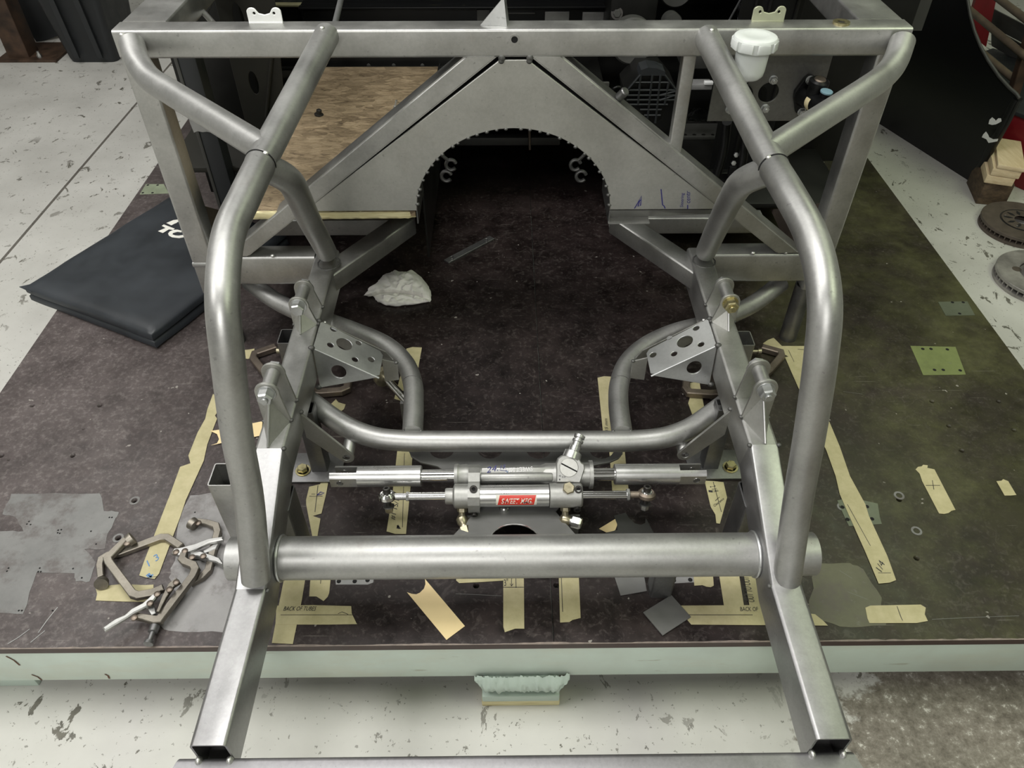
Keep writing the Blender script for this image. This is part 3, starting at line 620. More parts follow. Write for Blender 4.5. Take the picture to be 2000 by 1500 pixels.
    Mf = basis(m3(D), m3(C)-m3(D), m3(E)-m3(D)); iv = Mf.inverted(); nf = Mf.to_3x3() @ Vector((0, 0, 1)); hc = (iv @ onp(*fh, m3(D), nf))[:2]
    f2 = [(iv @ m3(q))[:2] for q in (D, C, E)]
    plate('front_flange', [f2[0], tuple(Vector(f2[1])*0.97), f2[2]], [circ(*hc, 0.0155, 22)], 0.0035, Mf, 'zinc', o, 0.0006)
    mesh('fold_edge', *pipe_s([m3(D), m3(C)], 0.0021, 10), 'zinc', o)
    bk = [(0.398, 1.238, 0.240), (0.275, 1.222, 0.172), (0.262, 1.222, 0.150), (0.32, 1.228, 0.140), (0.398, 1.238, 0.195)]
    mesh('back_flange', *prism_s([m3(q) for q in bk], 0.0035, Vector((0, 1, 0))), 'steel_plate', o, 0)
    lk = [(0.275, 1.17, 0.197), (0.246, 1.176, 0.182), (0.246, 1.176, 0.135), (0.275, 1.17, 0.135)]
    mesh('saddle_link', *prism_s([m3(q) for q in lk], 0.0035, Vector((0, 1, 0))), 'steel_plate', o, 0)
    for q in (A, D, E): bead(m3(q)+Vector((s*0.003, 0, 0.001)), 0.0065, 'weld', o, sq=(1.1, 0.9, 0.9))
    bead(m3((0.247, 1.176, 0.184)), 0.0045, 'weld', o); bead(m3((0.396, 1.238, 0.242)), 0.004, 'weld_bright', o)

# lower hoop and the S-bent tubes that run back under the rails
LH = [(600, 780), (622, 796), (652, 818), (690, 840), (735, 855), (790, 861), (860, 862), (1000, 862), (1150, 862), (1240, 861), (1300, 854), (1345, 838), (1385, 812), (1420, 786)]
def hz(x, e0=0.128, e1=0.150): k = min(1, max(0, (abs(x-1008)-250)/170)); return e0+(e1-e0)*k
lh = pipe('lower_hoop_tube', [onz(x, y, hz(x)) for x, y in LH], 0.0212, 'steel_tube', ch)
for s, P in ((-1, [(806, 846, .134), (808, 790, .132), (806, 748, .132), (790, 708, .132), (755, 675, .132), (700, 650, .132), (640, 628, .130), (590, 612, .130), (540, 588, .132), (486, 550, .150)]),
             (1, [(1215, 846, .134), (1208, 790, .132), (1210, 748, .132), (1226, 708, .132), (1262, 675, .132), (1315, 650, .132), (1375, 634, .130), (1425, 616, .130), (1472, 593, .132), (1526, 552, .150)])):
    o = pipe('s_bend_tube', [onz(*q) for q in P], 0.0208, 'steel_tube', ch)
    q = onz(*P[2]); mesh('cut_line', *pipe_s([q+Vector((0.0208*math.cos(t), 0, 0.0208*math.sin(t))) for t in [k*math.pi/10 for k in range(21)]], 0.0008, 6), 'weld', o)
    for x in (788, 822) if s < 0 else (1198, 1232): bead(onz(x, 842, 0.145), 0.0035, 'weld', o)

# big cross tube through both rails, near cross bar
ct = mesh('cross_tube', *tube_s(V(-0.482, 0.724, 0.150), V(0.498, 0.724, 0.150), 0.0362, 0.033, 48), 'steel_tube', ch)
for s in (-1, 1):
    mesh('weld_ring', *pipe_s([V(s*(XI-0.003), 0.724+0.0372*math.cos(t), 0.150+0.0372*math.sin(t)) for t in [k*math.pi/12 for k in range(25)]], 0.003, 8), 'zinc', ct)
xa, xb = onz(340, 1472, 0.14).x, onz(1678, 1472, 0.14).x
box_tube('near_cross_bar', V(xa, 0.409-0.0255, 0.1145), V(xb, 0.409-0.0255, 0.1145), 0.0508, 0.0508, 'steel_mill', ch, r=0.007, n0=(0.9, -0.3, 0), n1=(0.9, 0.3, 0))

# firewall frame: top tube, diagonals, arch panel
top = box_tube('firewall_top_tube', V(-0.7315, FWD+0.0254, 0.7306), V(0.7315, FWD+0.0254, 0.7306), 0.0508, 0.0508, 'steel', ch, r=0.005)
q = ond(1005, 77, FWD); mesh('bung', *tube_s(q+Vector((0, 0.001, 0)), q+Vector((0, -0.0015, 0)), 0.0095, 0.0062, 24), 'steel', top); cyl('bore', q+Vector((0, 0.02, 0)), q+Vector((0, -0.0006, 0)), 0.0062, 'void', top, 20)
for s in (-1, 1):
    box_tube('top_side_tube', V(s*0.689, FWD+0.0510, 0.7306), V(s*0.689, 2.7, 0.7306), 0.085, 0.0508, 'steel', ch, r=0.005)
    P = [(0.000, 0.7052), (0.094, 0.7052), (0.372, 0.492), (0.652, 0.2665), (0.545, 0.2665), (0.3845, 0.430), (0.040, 0.7035), (0.0, 0.7035)]
    dg = [(0.085, 0.7055), (0.098, 0.7055), (0.622, 0.2660), (0.545, 0.2660)]
    O0, O1, I1, I0 = (0.0875, 0.7105), (0.655, 0.2660), (0.600, 0.2660), (0.0255, 0.7105)
    v = []
    for y in (FWD, FWD+0.0500): v += [V(s*x, y, z) for x, z in (O0, O1, I1, I0)]
    me = bpy.data.meshes.new('diagonal_tube'); me.from_pydata([tuple(p) for p in v], [], [(0, 1, 2, 3), (4, 5, 6, 7), (0, 1, 5, 4), (1, 2, 6, 5), (2, 3, 7, 6), (3, 0, 4, 7)])
    bm = bmesh.new(); bm.from_mesh(me); bmesh.ops.recalc_face_normals(bm, faces=bm.faces); bmesh.ops.bevel(bm, geom=bm.edges[:], offset=0.0035, segments=3, affect='EDGES'); bm.to_mesh(me); bm.free()
    finish('diagonal_tube', me, 'steel', ch, 30)
AX, AZ, ZB_ = 0.2085, 0.190, 0.381
pan = [(-0.024, 0.7015), (0.024, 0.7015), (0.452, ZB_)]
hw = lambda z: 0.0265+(0.7015-z)*(0.4510-0.0265)/(0.7015-ZB_)
arch = [(AX*math.cos(math.radians(a)), 0.376+AZ*math.sin(math.radians(a))) for a in range(2, 179, 4)]
pan = [(-0.026, 0.7005), (0.026, 0.7005), (0.452, ZB_)]+[(AX, ZB_)]+arch+[(-AX, ZB_)]+[(-0.452, ZB_)]
ap = plate('arch_panel', [(x, T+z) for x, z in pan][::-1], [], 0.006, XZ(FWD+0.0052), 'steel_plate', ch, 0.0012)
backing = plate('gap_backing', [(-0.05, T+0.703), (0.05, T+0.703), (0.47, T+0.385), (AX+0.06, T+0.385), (0.1, T+0.62), (-0.1, T+0.62), (-AX-0.06, T+0.385), (-0.47, T+0.385)], [], 0.002, XZ(FWD+0.03), 'void', ap)
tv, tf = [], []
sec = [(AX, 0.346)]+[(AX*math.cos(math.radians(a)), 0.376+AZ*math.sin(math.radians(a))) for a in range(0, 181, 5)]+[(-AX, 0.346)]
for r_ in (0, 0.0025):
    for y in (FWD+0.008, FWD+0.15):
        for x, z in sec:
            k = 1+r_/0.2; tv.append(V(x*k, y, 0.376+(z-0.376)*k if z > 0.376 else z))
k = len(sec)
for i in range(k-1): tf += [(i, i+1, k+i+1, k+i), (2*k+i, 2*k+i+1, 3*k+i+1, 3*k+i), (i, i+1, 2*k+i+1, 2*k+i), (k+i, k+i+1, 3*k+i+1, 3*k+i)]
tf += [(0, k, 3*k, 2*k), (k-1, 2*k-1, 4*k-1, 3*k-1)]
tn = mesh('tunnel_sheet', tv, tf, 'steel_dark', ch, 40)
for i in range(30):
    a = math.radians(6+i*168/29+random.uniform(-1.4, 1.4)); bead(V((AX-0.001)*math.cos(a), FWD+0.004, 0.376+(AZ-0.001)*math.sin(a)), random.uniform(0.0035, 0.0052), 'weld', tn)
for s in (1,):
    fv = [V(s*AX, FWD+0.0035, ZB_-0.002), V(s*0.44, FWD+0.0035, ZB_-0.002), V(s*0.44, FWD+0.034, 0.350), V(s*AX, FWD+0.028, 0.346)]
    mesh('bottom_flange', *prism_s(fv, 0.004, Vector((0, 1, 0))), 'steel', ap, 0)
    mesh('flange_lip', *boxs(*sorted((s*AX, s*0.30)), FWD+0.004, FWD+0.05, T+0.3445, T+0.347), 'steel', ap, 0)
    for s in (-1, 1): bead(ond(980 if s < 0 else 1035, 113, FWD+0.002), 0.007, 'weld', ap, sq=(1, .6, 1)); bead(ond(979 if s < 0 else 1034, 119, FWD+0.002), 0.006, 'weld', ap, sq=(1, .6, 1))
# pen marks on the panel
pf = lambda x, y: ond(x, y, FWD+0.0022)
strokes('pen_mark', [[(1239, 407), (1244, 399), (1253, 382), (1251, 401), (1246, 403), (1249, 392), (1252, 390)], [(1291, 369), (1294, 400), (1297, 402), (1299, 407)], [(1343, 400), (1343, 408)]], 0.0022, pf, (0, -1, 0), 'ink_blue', ap)
text('pen_writing', 'Steering', pf(1336, 404), pf(1338, 376), (0, -1, 0), 0.009, 'ink_blue', ap, 0.2)
text('pen_writing', 'centr', pf(1348, 396), pf(1348, 372), (0, -1, 0), 0.008, 'ink_blue', ap, 0.2)
# boss on the right-hand diagonal, small upright behind it
q = ond(1212, 194, FWD-0.004); lathe('threaded_boss', [(0, 0), (0, 0.009), (0.02, 0.009), (0.022, 0.007), (0.022, 0)], q+Vector((0, 0.02, -0.004)), (0.45, -0.45, 0.75), 'steel_dark', ch, 18)
xu = ond(1330, 200, 1.475).x
box_tube('small_upright', V(xu, 1.470, 0.505), V(xu, 1.470, 0.7045), 0.0254, 0.0254, 'steel', ch, up=(0, 1, 0), r=0.003)
# tabs, triangle, washer on top of the top tube
for x0, x1 in ((487, 553), (1467, 1530)):
    y0 = 45 if x0 < 800 else 42; a, b_ = onz(x0, y0, 0.756), onz(x1, y0, 0.756); d = (a.y+b_.y)/2; W = b_.x-a.x; xm = (a.x+b_.x)/2
    pr = [(-W/2, 0), (W/2, 0), (W/2, 0.020)]+[(W/2-0.009+0.009*math.cos(math.radians(t)), 0.020+0.007*math.sin(math.radians(t))) for t in (20, 45, 70, 95, 120, 140)]+[(0.010, 0.017), (0, 0.0145), (-0.010, 0.017)]+[(-W/2+0.009+0.009*math.cos(math.radians(t)), 0.020+0.007*math.sin(math.radians(t))) for t in (40, 60, 85, 110, 135, 160)]+[(-W/2, 0.020)]
    mat = 'white_paint' if x0 < 800 else 'zinc_green'
    o = plate('mount_tab', [(xm+x, T+0.756+z) for x, z in pr], [circ(xm-W*0.29, T+0.756+0.0175, 0.0028, 10), circ(xm+W*0.29, T+0.756+0.0175, 0.0028, 10)], 0.004, XZ(d), mat, ch, 0.0006)
    o['label'] = 'white mount tab with two holes' if x0 < 800 else 'yellowish plated mount tab with two holes'
    bevel_box('tab_foot', xm-W/2, xm+W/2, d-0.003, d+0.002, T+0.7555, T+0.7585, mat, o, 0.0005)
a, b_ = onz(938, 49, 0.7562), onz(990, 51.5, 0.7562); ap_ = ond(984, -6, a.y+0.004)
mesh('triangle_gusset', [a, b_, ap_, a+Vector((0, 0.003, 0)), b_+Vector((0, 0.003, 0)), ap_+Vector((0, 0.003, 0)), b_+Vector((0.004, 0.03, 0)), ap_+Vector((0.003, 0.028, 0))], [(0, 1, 2), (3, 5, 4), (0, 2, 5, 3), (0, 3, 4, 1), (1, 4, 6), (1, 6, 7, 2), (4, 5, 7, 6), (2, 7, 5)], 'zinc', ch, 0)
q = onz(1643, 45, 0.757); mesh('weld_washer', *tube_s(q+Vector((0, 0, -0.001)), q+Vector((0, 0, 0.003)), 0.0155, 0.0075, 24), 'gold_zinc', ch); cyl('washer_bore', q+Vector((0, 0, -0.001)), q+Vector((0, 0, 0.001)), 0.0075, 'void', ch)
# rods behind the top tube
for a, b_, r_, mat in (((372, -4, .72), (417, 46, .70), 0.0062, 'steel'), ((668, -10, .70), (653, 52, .70), 0.0062, 'zinc')):
    mesh('brace_rod', *cyl_s(onz(*a), onz(*b_), r_, 14), mat, ch)
mesh('brace_strap', *prism_s([onz(408, -4, .66), onz(420, -4, .66), onz(398, 50, .66), onz(386, 50, .66)], 0.004), 'steel_dark', ch, 0)

# ============================================================ steering rack with its power cylinder
def at(px, py, z): return onz(px, py, z)
ZR = 0.128; ya = at(1000, 928, ZR).y; yc = at(1000, 968, 0.122).y; ZC_ = 0.122
RX = lambda px: at(px, 928, ZR).x
CX = lambda px: at(px, 968, ZC_).x
def R(x, dy=0, dz=0): return Vector((x, ya+dy, T+ZR+dz))
def C(x, dy=0, dz=0): return Vector((x, yc+dy, T+ZC_+dz))
rk = thing('steering_rack', (RX(1010), ya, T), 'cast alloy power steering rack with a red stickered hydraulic cylinder', 'steering rack')
hb = mesh('rack_housing', *lathe_s([(0, 0.012), (0, 0.021), (0.006, 0.0225), (0.010, 0.0205), (0.022, 0.0215), (0.026, 0.0205), (0.045, 0.0205), (0.050, 0.018), (RX(1065)-RX(888)-0.01, 0.018), (RX(1065)-RX(888), 0.022), (RX(1150)-RX(888), 0.0225), (RX(1150)-RX(888), 0.027), (RX(1157)-RX(888), 0.027), (RX(1157)-RX(888), 0.012)], R(RX(888)), (1, 0, 0), 32), 'cast_alloy', rk)
tilt = Matrix.Rotation(math.radians(38), 4, 'X')
Mb = Matrix.Translation(R(0)) @ tilt
bevel_box('name_pad', RX(941), RX(1082), -0.0135, 0.0135, 0.006, 0.0195, 'cast_alloy', rk, 0.002, 2, Mb)
nrm = (tilt @ Vector((0, 0, 1))); fp = lambda x, y: onp(x, y, Mb @ Vector((0, 0, 0.0195)), nrm)
text('raised_lettering', 'SWEET MFG', fp(1040, 911), fp(985, 914), nrm, 0.0085, 'turned_alloy', hb)
text('pen_writing', '24.', fp(950, 924), fp(973, 919), nrm, 0.0105, 'ink_blue', hb, 0.35); text('pen_writing', '15', fp(977, 916), fp(989, 914), nrm, 0.0065, 'ink_blue', hb, 0.35); text('pen_writing', '2', fp(985, 926), fp(992, 926), nrm, 0.0055, 'ink_lightblue', hb, 0.3)
strokes('pen_mark', [[(976, 918), (991, 920)]], 0.0008, fp, nrm, 'ink_blue', hb, 0.0007)
mesh('lower_rib', *lathe_s([(0, 0), (0, 0.0085), (0.002, 0.0095), (RX(1078)-RX(940)-0.002, 0.0095), (RX(1078)-RX(940), 0.0085), (RX(1078)-RX(940), 0)], R(RX(940), -0.013, 0.010), (1, 0, 0), 20), 'cast_alloy', hb)
# pinion tower: keyhole shaped face with a slotted plug, input shaft rising behind it
pn = (tilt @ Vector((0, -0.12, 1))).normalized(); po = Mb @ Vector((0, 0, 0.030)); qf = lambda x, y: onp(x, y, po, pn)
ctr = qf(1111, 913); Mp = basis(ctr, (1, 0, 0), Vector(pn).cross(Vector((1, 0, 0)))); iv = Mp.inverted(); pl2 = lambda x, y: tuple((iv @ qf(x, y))[:2])
face = [pl2(*q) for q in [(1087, 942), (1087, 906), (1090, 897), (1098, 891), (1110, 889), (1122, 891), (1132, 898), (1136, 904), (1141, 907), (1142, 916), (1137, 932), (1133, 943)]]
tw = plate('pinion_tower', face, [], 0.026, Mp @ Matrix.Translation((0, 0, -0.013)), 'cast_alloy', rk, 0.0015)
cyl('slotted_plug', ctr-pn*0.004, ctr+pn*0.0022, 0.0175, 'steel_plate', tw, 36, 0.0008)
a, b_ = qf(1096, 905)+pn*0.0026, qf(1127, 921)+pn*0.0026; sd = pn.cross((b_-a).normalized())*0.0013
mesh('plug_slot', [a+sd, a-sd, b_-sd, b_+sd], [(0, 1, 2, 3)], 'void', tw, 0)
text('stamped_number', '4', qf(1091, 931)+pn*0.001, qf(1095, 931)+pn*0.001, pn, 0.003, 'ink_black', tw); text('stamped_number', '23', qf(1097, 933)+pn*0.001, qf(1104, 933)+pn*0.001, pn, 0.003, 'ink_black', tw); text('stamped_number', '1', qf(1092, 938)+pn*0.001, qf(1094, 938)+pn*0.001, pn, 0.003, 'ink_black', tw); 
s0 = qf(1116, 898)-pn*0.012; s1 = ond(1133, 850, s0.y+0.040); ax = (s1-s0); L = ax.length
sh = lathe('input_shaft', [(0, 0), (0, 0.0175), (L*0.28, 0.0165), (L*0.34, 0.0105), (L*0.52, 0.0105), (L*0.54, 0.0085), (L*0.70, 0.0085), (L*0.72, 0.0105), (L*0.80, 0.0105), (L*0.82, 0.0075), (L*0.87, 0.0075), (L*0.88, 0.0105), (L*0.99, 0.0105), (L, 0.0095), (L, 0)], s0, ax, 'turned_alloy', rk, 24)
# sliding rods with slotted ends
for s, pa, pb, pt, pe in ((-1, 888, 824, 700, 648), (1, 1157, 1200, 1325, 1376)):
    cyl('rack_rod', R(RX(pa)), R(RX(pb)), 0.0122, 'chrome', rk, 28)
    r_, g, fl_ = 0.0198, 0.0068, 0.0162
    mb = MB(); xb, xt, xe = RX(pb), RX(pt), RX(pe)
    mb.add(lathe_s([(0, 0), (0, r_-0.0012), (0.0012, r_), (abs(xt-xb), r_), (abs(xt-xb), 0)], R(xb), (s, 0, 0), 36))
    for yy in (-1, 1):      # the two lugs, flat inside and out
        a0 = math.acos(fl_/r_); a1 = math.acos(g/r_); arc = [(r_*math.cos(t), r_*math.sin(t)) for t in [a0+(a1-a0)*k/6 for k in range(7)]]
        prof = [(y*yy, z) for y, z in arc]+[(y*yy, -z) for y, z in arc[::-1]]
        xend = xe if yy < 0 else xe+(-s)*0.008
        mb.add(prism_s([R(xt-s*0.002, y, z) for y, z in prof], 1.0, Vector((xend-xt+s*0.002, 0, 0))))
    o = mb.build('slotted_end', 'turned_alloy', rk, 35)
    for yy, z, px in ((-fl_-0.0002, 0, 667 if s < 0 else 1358), (g+0.0002, 0.004, 673 if s < 0 else 1352)):
        x = RX(px); mesh('pin_bore', *lathe_s([(0, 0.0), (0, 0.0058)], R(x, yy, z), (0, -1, 0), 18), 'steel_dark', o)
        mesh('bore_edge', *pipe_s([R(x+0.0058*math.cos(t), yy-0.0002, z+0.0058*math.sin(t)) for t in [k*math.pi/9 for k in range(19)]], 0.0006, 6), 'chrome', o)
# hydraulic cylinder in front
cy = mesh('power_cylinder', *lathe_s([(0, 0), (0, 0.0205), (CX(1072)-CX(938), 0.0205), (CX(1072)-CX(938), 0)], C(CX(938)), (1, 0, 0), 40), 'turned_alloy', rk)
lathe('end_cap', [(0, 0), (0, 0.0140), (0.002, 0.0150), (0.014, 0.0150), (0.016, 0.0205), (0.018, 0.0228), (CX(938)-CX(870), 0.0228), (CX(938)-CX(870), 0)], C(CX(870)), (1, 0, 0), 'cast_alloy', rk, 40)
lathe('end_cap', [(0, 0), (0, 0.0216), (0.001, 0.0228), (CX(1137)-CX(1073)-0.003, 0.0228), (CX(1137)-CX(1073), 0.020), (CX(1137)-CX(1073), 0)], C(CX(1073)), (1, 0, 0), 'cast_alloy', rk, 40)
mesh('seal_groove', *pipe_s([C(CX(1072.5), 0.0208*math.cos(t), 0.0208*math.sin(t)) for t in [k*math.pi/14 for k in range(29)]], 0.0009, 6), 'black_screw', cy)
# sticker wrapped round the barrel
def wrap(name, pxs, rad, mat, par, n=6):
    (xa_, ya_), (xb_, yb_) = pxs
    vs, fs = [], []
    for i in range(2):
        for j in range(n+1):
            th = ya_+(yb_-ya_)*j/n; sk = (xa_ if i == 0 else xb_)+(4.5*(j/n-0.5) if par else 0); vs.append(C(CX(sk), rad*math.cos(th), rad*math.sin(th)))
    for j in range(n): fs.append((j, j+1, n+2+j, n+1+j))
    return mesh(name, vs, fs, mat, par or cy, 60)
wrap('sticker_border', ((969, math.radians(182)), (1047.5, math.radians(123))), 0.0207, 'label_cream', None)
stk = wrap('red_sticker', ((974, math.radians(182)), (1044, math.radians(126))), 0.0209, 'label_red', cy)
def wraptext(body, x0, x1, t0, t1, mat):
    cu = bpy.data.curves.new('lettering', 'FONT'); cu.body = body; cu.size = 1; cu.shear = 0.25; cu.offset = 0.02; cu.resolution_u = 3
    ob = bpy.data.objects.new('lettering', cu); me = bpy.data.meshes.new_from_object(ob); bpy.data.objects.remove(ob)
    xs = [v.co.x for v in me.vertices]; ys = [v.co.y for v in me.vertices]
    for v in me.vertices:
        u = (v.co.x-min(xs))/(max(xs)-min(xs)); k = (v.co.y-min(ys))/(max(ys)-min(ys)); 
        v.co = Vector((u, k, 0))
    for v in me.vertices:
        u, k = v.co.x, v.co.y; th = math.radians(t0+(t1-t0)*k); v.co = C(CX(x0+(x1-x0)*u), 0.0211*math.cos(th), 0.0211*math.sin(th))
    me.materials.clear(); finish('sticker_lettering', me, mat, cy, 0)
wraptext('SWEET MFG.', 979, 1039, 172, 142, 'label_cream')
strokes('scuff', [[(984, 986), (992, 982)], [(1019, 983), (1034, 981)], [(1022, 979), (1030, 986)]], 0.0010, lambda x, y: C(CX(x), 0.02125*math.cos(math.radians(160-(y-984)*2.5)), 0.02125*math.sin(math.radians(160-(y-984)*2.5))), (0, -0.8, 0.6), 'ink_black', cy, 0.0002)['kind'] = 'stuff'
for s, pa, pb, pe in ((-1, 871, 799, 757), (1, 1137, 1224, 1263)):
    pr = cyl('piston_rod', C(CX(pa)), C(CX(pb)), 0.0078, 'chrome', rk, 24)
    mesh('lock_nut', *hex_s(C(CX(pb)+(0.0 if s > 0 else -0.005)), (1, 0, 0), 0.0205 if s > 0 else 0.016, 0.006), 'turned_alloy', pr)
    zr = ZC_
    e = C(CX(pe)); neck = C(CX(pb)+s*0.004)
    eye = MB(); eye.add(cyl_s(neck, e-Vector((s*0.012, 0, 0)), 0.0066, 16)); axd = Vector((0.06*s, 0.42 if s < 0 else 0.34, 1)).normalized()
    eye.add(lathe_s([(-0.006, 0.0095), (-0.007, 0.0130), (-0.003, 0.0165), (0.003, 0.0165), (0.007, 0.0130), (0.006, 0.0095)], e, axd, 28))
    ro = eye.build('rod_end', 'steel_brown' if s > 0 else 'chrome', rk)
    mesh('ball', *lathe_s([(-0.0085, 0.006)]+[(0.0125*math.sin(t), 0.0125*math.cos(t)) for t in [k*0.14 for k in range(-5, 6)]]+[(0.0085, 0.006)], e, axd, 20), 'chrome', ro)
    mesh('stud', *lathe_s([(0.006, 0), (0.006, 0.0072), (0.017, 0.0072), (0.018, 0.006), (0.018, 0.0038), (0.013, 0.0036), (0.013, 0)], e, axd, 16), 'black_screw', ro)
    mesh('stud_shank', *cyl_s(e-axd*0.004, e-axd*0.028, 0.0042, 12), 'black_screw', ro)
    mesh('washer', *cyl_s(e-axd*0.019, e-axd*0.0215, 0.0105, 20), 'steel_dark', ro)
    mesh('stud_nut', *hex_s(e-axd*0.0215, -axd, 0.0135, 0.011), 'brass_dull' if s < 0 else 'steel', ro)
# clamp straps joining cylinder and housing
def strap(px, w_, mat='cast_alloy'):
    x = CX(px); m_ = MB(); arc = []
    P = [(yc-ya)*1.0]
    pts = [Vector((0, ya+0.0, T+ZR+0.021)), Vector((0, ya-0.012, T+ZR+0.0225)), Vector((0, ya-0.026, T+ZR+0.014)), Vector((0, yc+0.010, T+ZC_+0.0245)), Vector((0, yc-0.004, T+ZC_+0.0250)), Vector((0, yc-0.018, T+ZC_+0.0185)), Vector((0, yc-0.0255, T+ZC_+0.004)), Vector((0, yc-0.0255, T+ZC_-0.014)), Vector((0, yc-0.021, T+ZC_-0.024))]
    inn = [Vector((0, ya+0.0, T+ZR+0.012)), Vector((0, ya-0.010, T+ZR+0.013)), Vector((0, ya-0.022, T+ZR+0.002)), Vector((0, yc+0.008, T+ZC_+0.014)), Vector((0, yc-0.002, T+ZC_+0.015)), Vector((0, yc-0.011, T+ZC_+0.011)), Vector((0, yc-0.015, T+ZC_+0.003)), Vector((0, yc-0.015, T+ZC_-0.012)), Vector((0, yc-0.012, T+ZC_-0.024))]
    loop = pts+inn[::-1]; k = len(loop); n_ = len(pts)
    vs = [p+Vector((x-w_/2, 0, 0)) for p in loop]+[p+Vector((x+w_/2, 0, 0)) for p in loop]
    fs = [(i, (i+1) % k, k+(i+1) % k, k+i) for i in range(k)]
    for i in range(n_-1): fs += [(i, i+1, k-2-i, k-1-i), (k+i, k+k-1-i, k+k-2-i, k+i+1)]
    o = mesh('clamp_strap', vs, fs, mat, rk, 25)
    sd = Vector((0, -0.55, 0.84)); p = Vector((x, yc-0.004, T+ZC_+0.0245)); mesh('socket_screw', *tube_s(p-sd*0.002, p+sd*0.003, 0.0072, 0.0036, 18), 'black_screw', o); cyl('socket', p, p+sd*0.001, 0.0037, 'void', o, 6)
    p = Vector((x, yc-0.019, T+ZC_-0.026)); mesh('socket_screw', *tube_s(p, p+Vector((0, -0.006, -0.002)), 0.0062, 0.003, 16), 'black_screw', o)
strap(926, 0.0215)
for sd, px, dy, dz in (((0, -0.55, 0.84), 1128, -0.004, 0.021), ((0, -1, -0.1), 1127, -0.020, -0.014)):
    sd = Vector(sd).normalized(); p = C(CX(px), dy, dz); mesh('socket_screw', *tube_s(p, p+sd*0.004, 0.0072, 0.0038, 18), 'black_screw', rk); cyl('socket', p, p+sd*0.002, 0.0038, 'void', rk, 6)
p = C(CX(1109), -0.002, 0.021); sd = Vector((0, -0.45, 0.9)).normalized(); mesh('port_plug', *hex_s(p, sd, 0.020, 0.010, 0.3), 'brass_dull', rk)
# hose unions under the cylinder
for s, px in ((-1, 902), (1, 1104)):
    p = C(CX(px), -0.014, -0.017); dn = Vector((0, -0.62, -0.78)); q = p+dn*0.020; od = Vector((0.25, -0.75, -0.25)).normalized() if s < 0 else Vector((0.93, -0.36, 0.05)).normalized()
    m_ = MB(); m_.add(hex_s(p, dn, 0.016, 0.008)); m_.add(cyl_s(p, q, 0.0062, 16)); m_.add(lathe_s([(-0.0105, 0), (-0.0095, 0.006), (-0.004, 0.0105), (0.004, 0.0105), (0.011, 0.007), (0.011, 0)], q+dn*0.004, od, 18))
    o = m_.build('hose_union', 'brass_dull', rk); q = q+dn*0.004
    m2 = MB(); m2.add(cyl_s(q+od*0.008, q+od*0.016, 0.0075, 18)); m2.add(hex_s(q+od*0.014, od, 0.0205, 0.017, 0.25)); m2.build('union_cap', 'brass_dull' if s < 0 else 'turned_alloy', o, 25)
# mounting plate, scalloped along the hoop
zp = 0.086
ol = [(797, 876), (1215, 876), (1216, 886), (1208, 896), (1190, 904), (1150, 912), (1140, 930), (1085, 1000), (1130, 1052), (1140, 1062), (870, 1062), (880, 1052), (930, 1000), (880, 930), (855, 912), (822, 904), (803, 892)]
sc = [];
pp = lambda x, y: tuple(at(x, y, zp)[:2])
for cx in (1175, 1052, 957, 863):
    sc += [(cx+24*math.cos(t), 879+18*math.sin(t)) for t in [k*math.pi/10 for k in range(11)]]
out = [pp(*q) for q in ol[:1]]+[pp(*q) for q in sc[::-1]]+[pp(*q) for q in ol[1:]]
mp = plate('rack_mount_plate', out, [[pp(1005+52*math.cos(t), 1062+39*math.sin(t)) for t in [k*math.pi/16 for k in range(32)]][:0] or [pp(1005+50*math.cos(t), 1060-36*math.sin(t)) for t in [0.15+k*(math.pi-0.3)/15 for k in range(16)]]], 0.005, XY(T+zp), 'sheet_grey', ch, 0.0006)
q0 = at(985, 995, zp); cyl('plate_bolt', q0, q0+Vector((0, 0, 0.012)), 0.010, 'chrome', mp, 24, 0.002)
mesh('hole_lip', *pipe_s([at(1005+50*math.cos(t), 1060-36*math.sin(t), zp+0.0022) for t in [0.15+k*(math.pi-0.3)/15 for k in range(16)]], 0.0014, 6), 'chrome', mp)
for x in (0.100, -0.085):
    bevel_box('plate_web', x-0.018, x+0.018, yc-0.02, yc-0.016, T+0.02, T+zp-0.001, 'sheet_grey', mp, 0.0005)

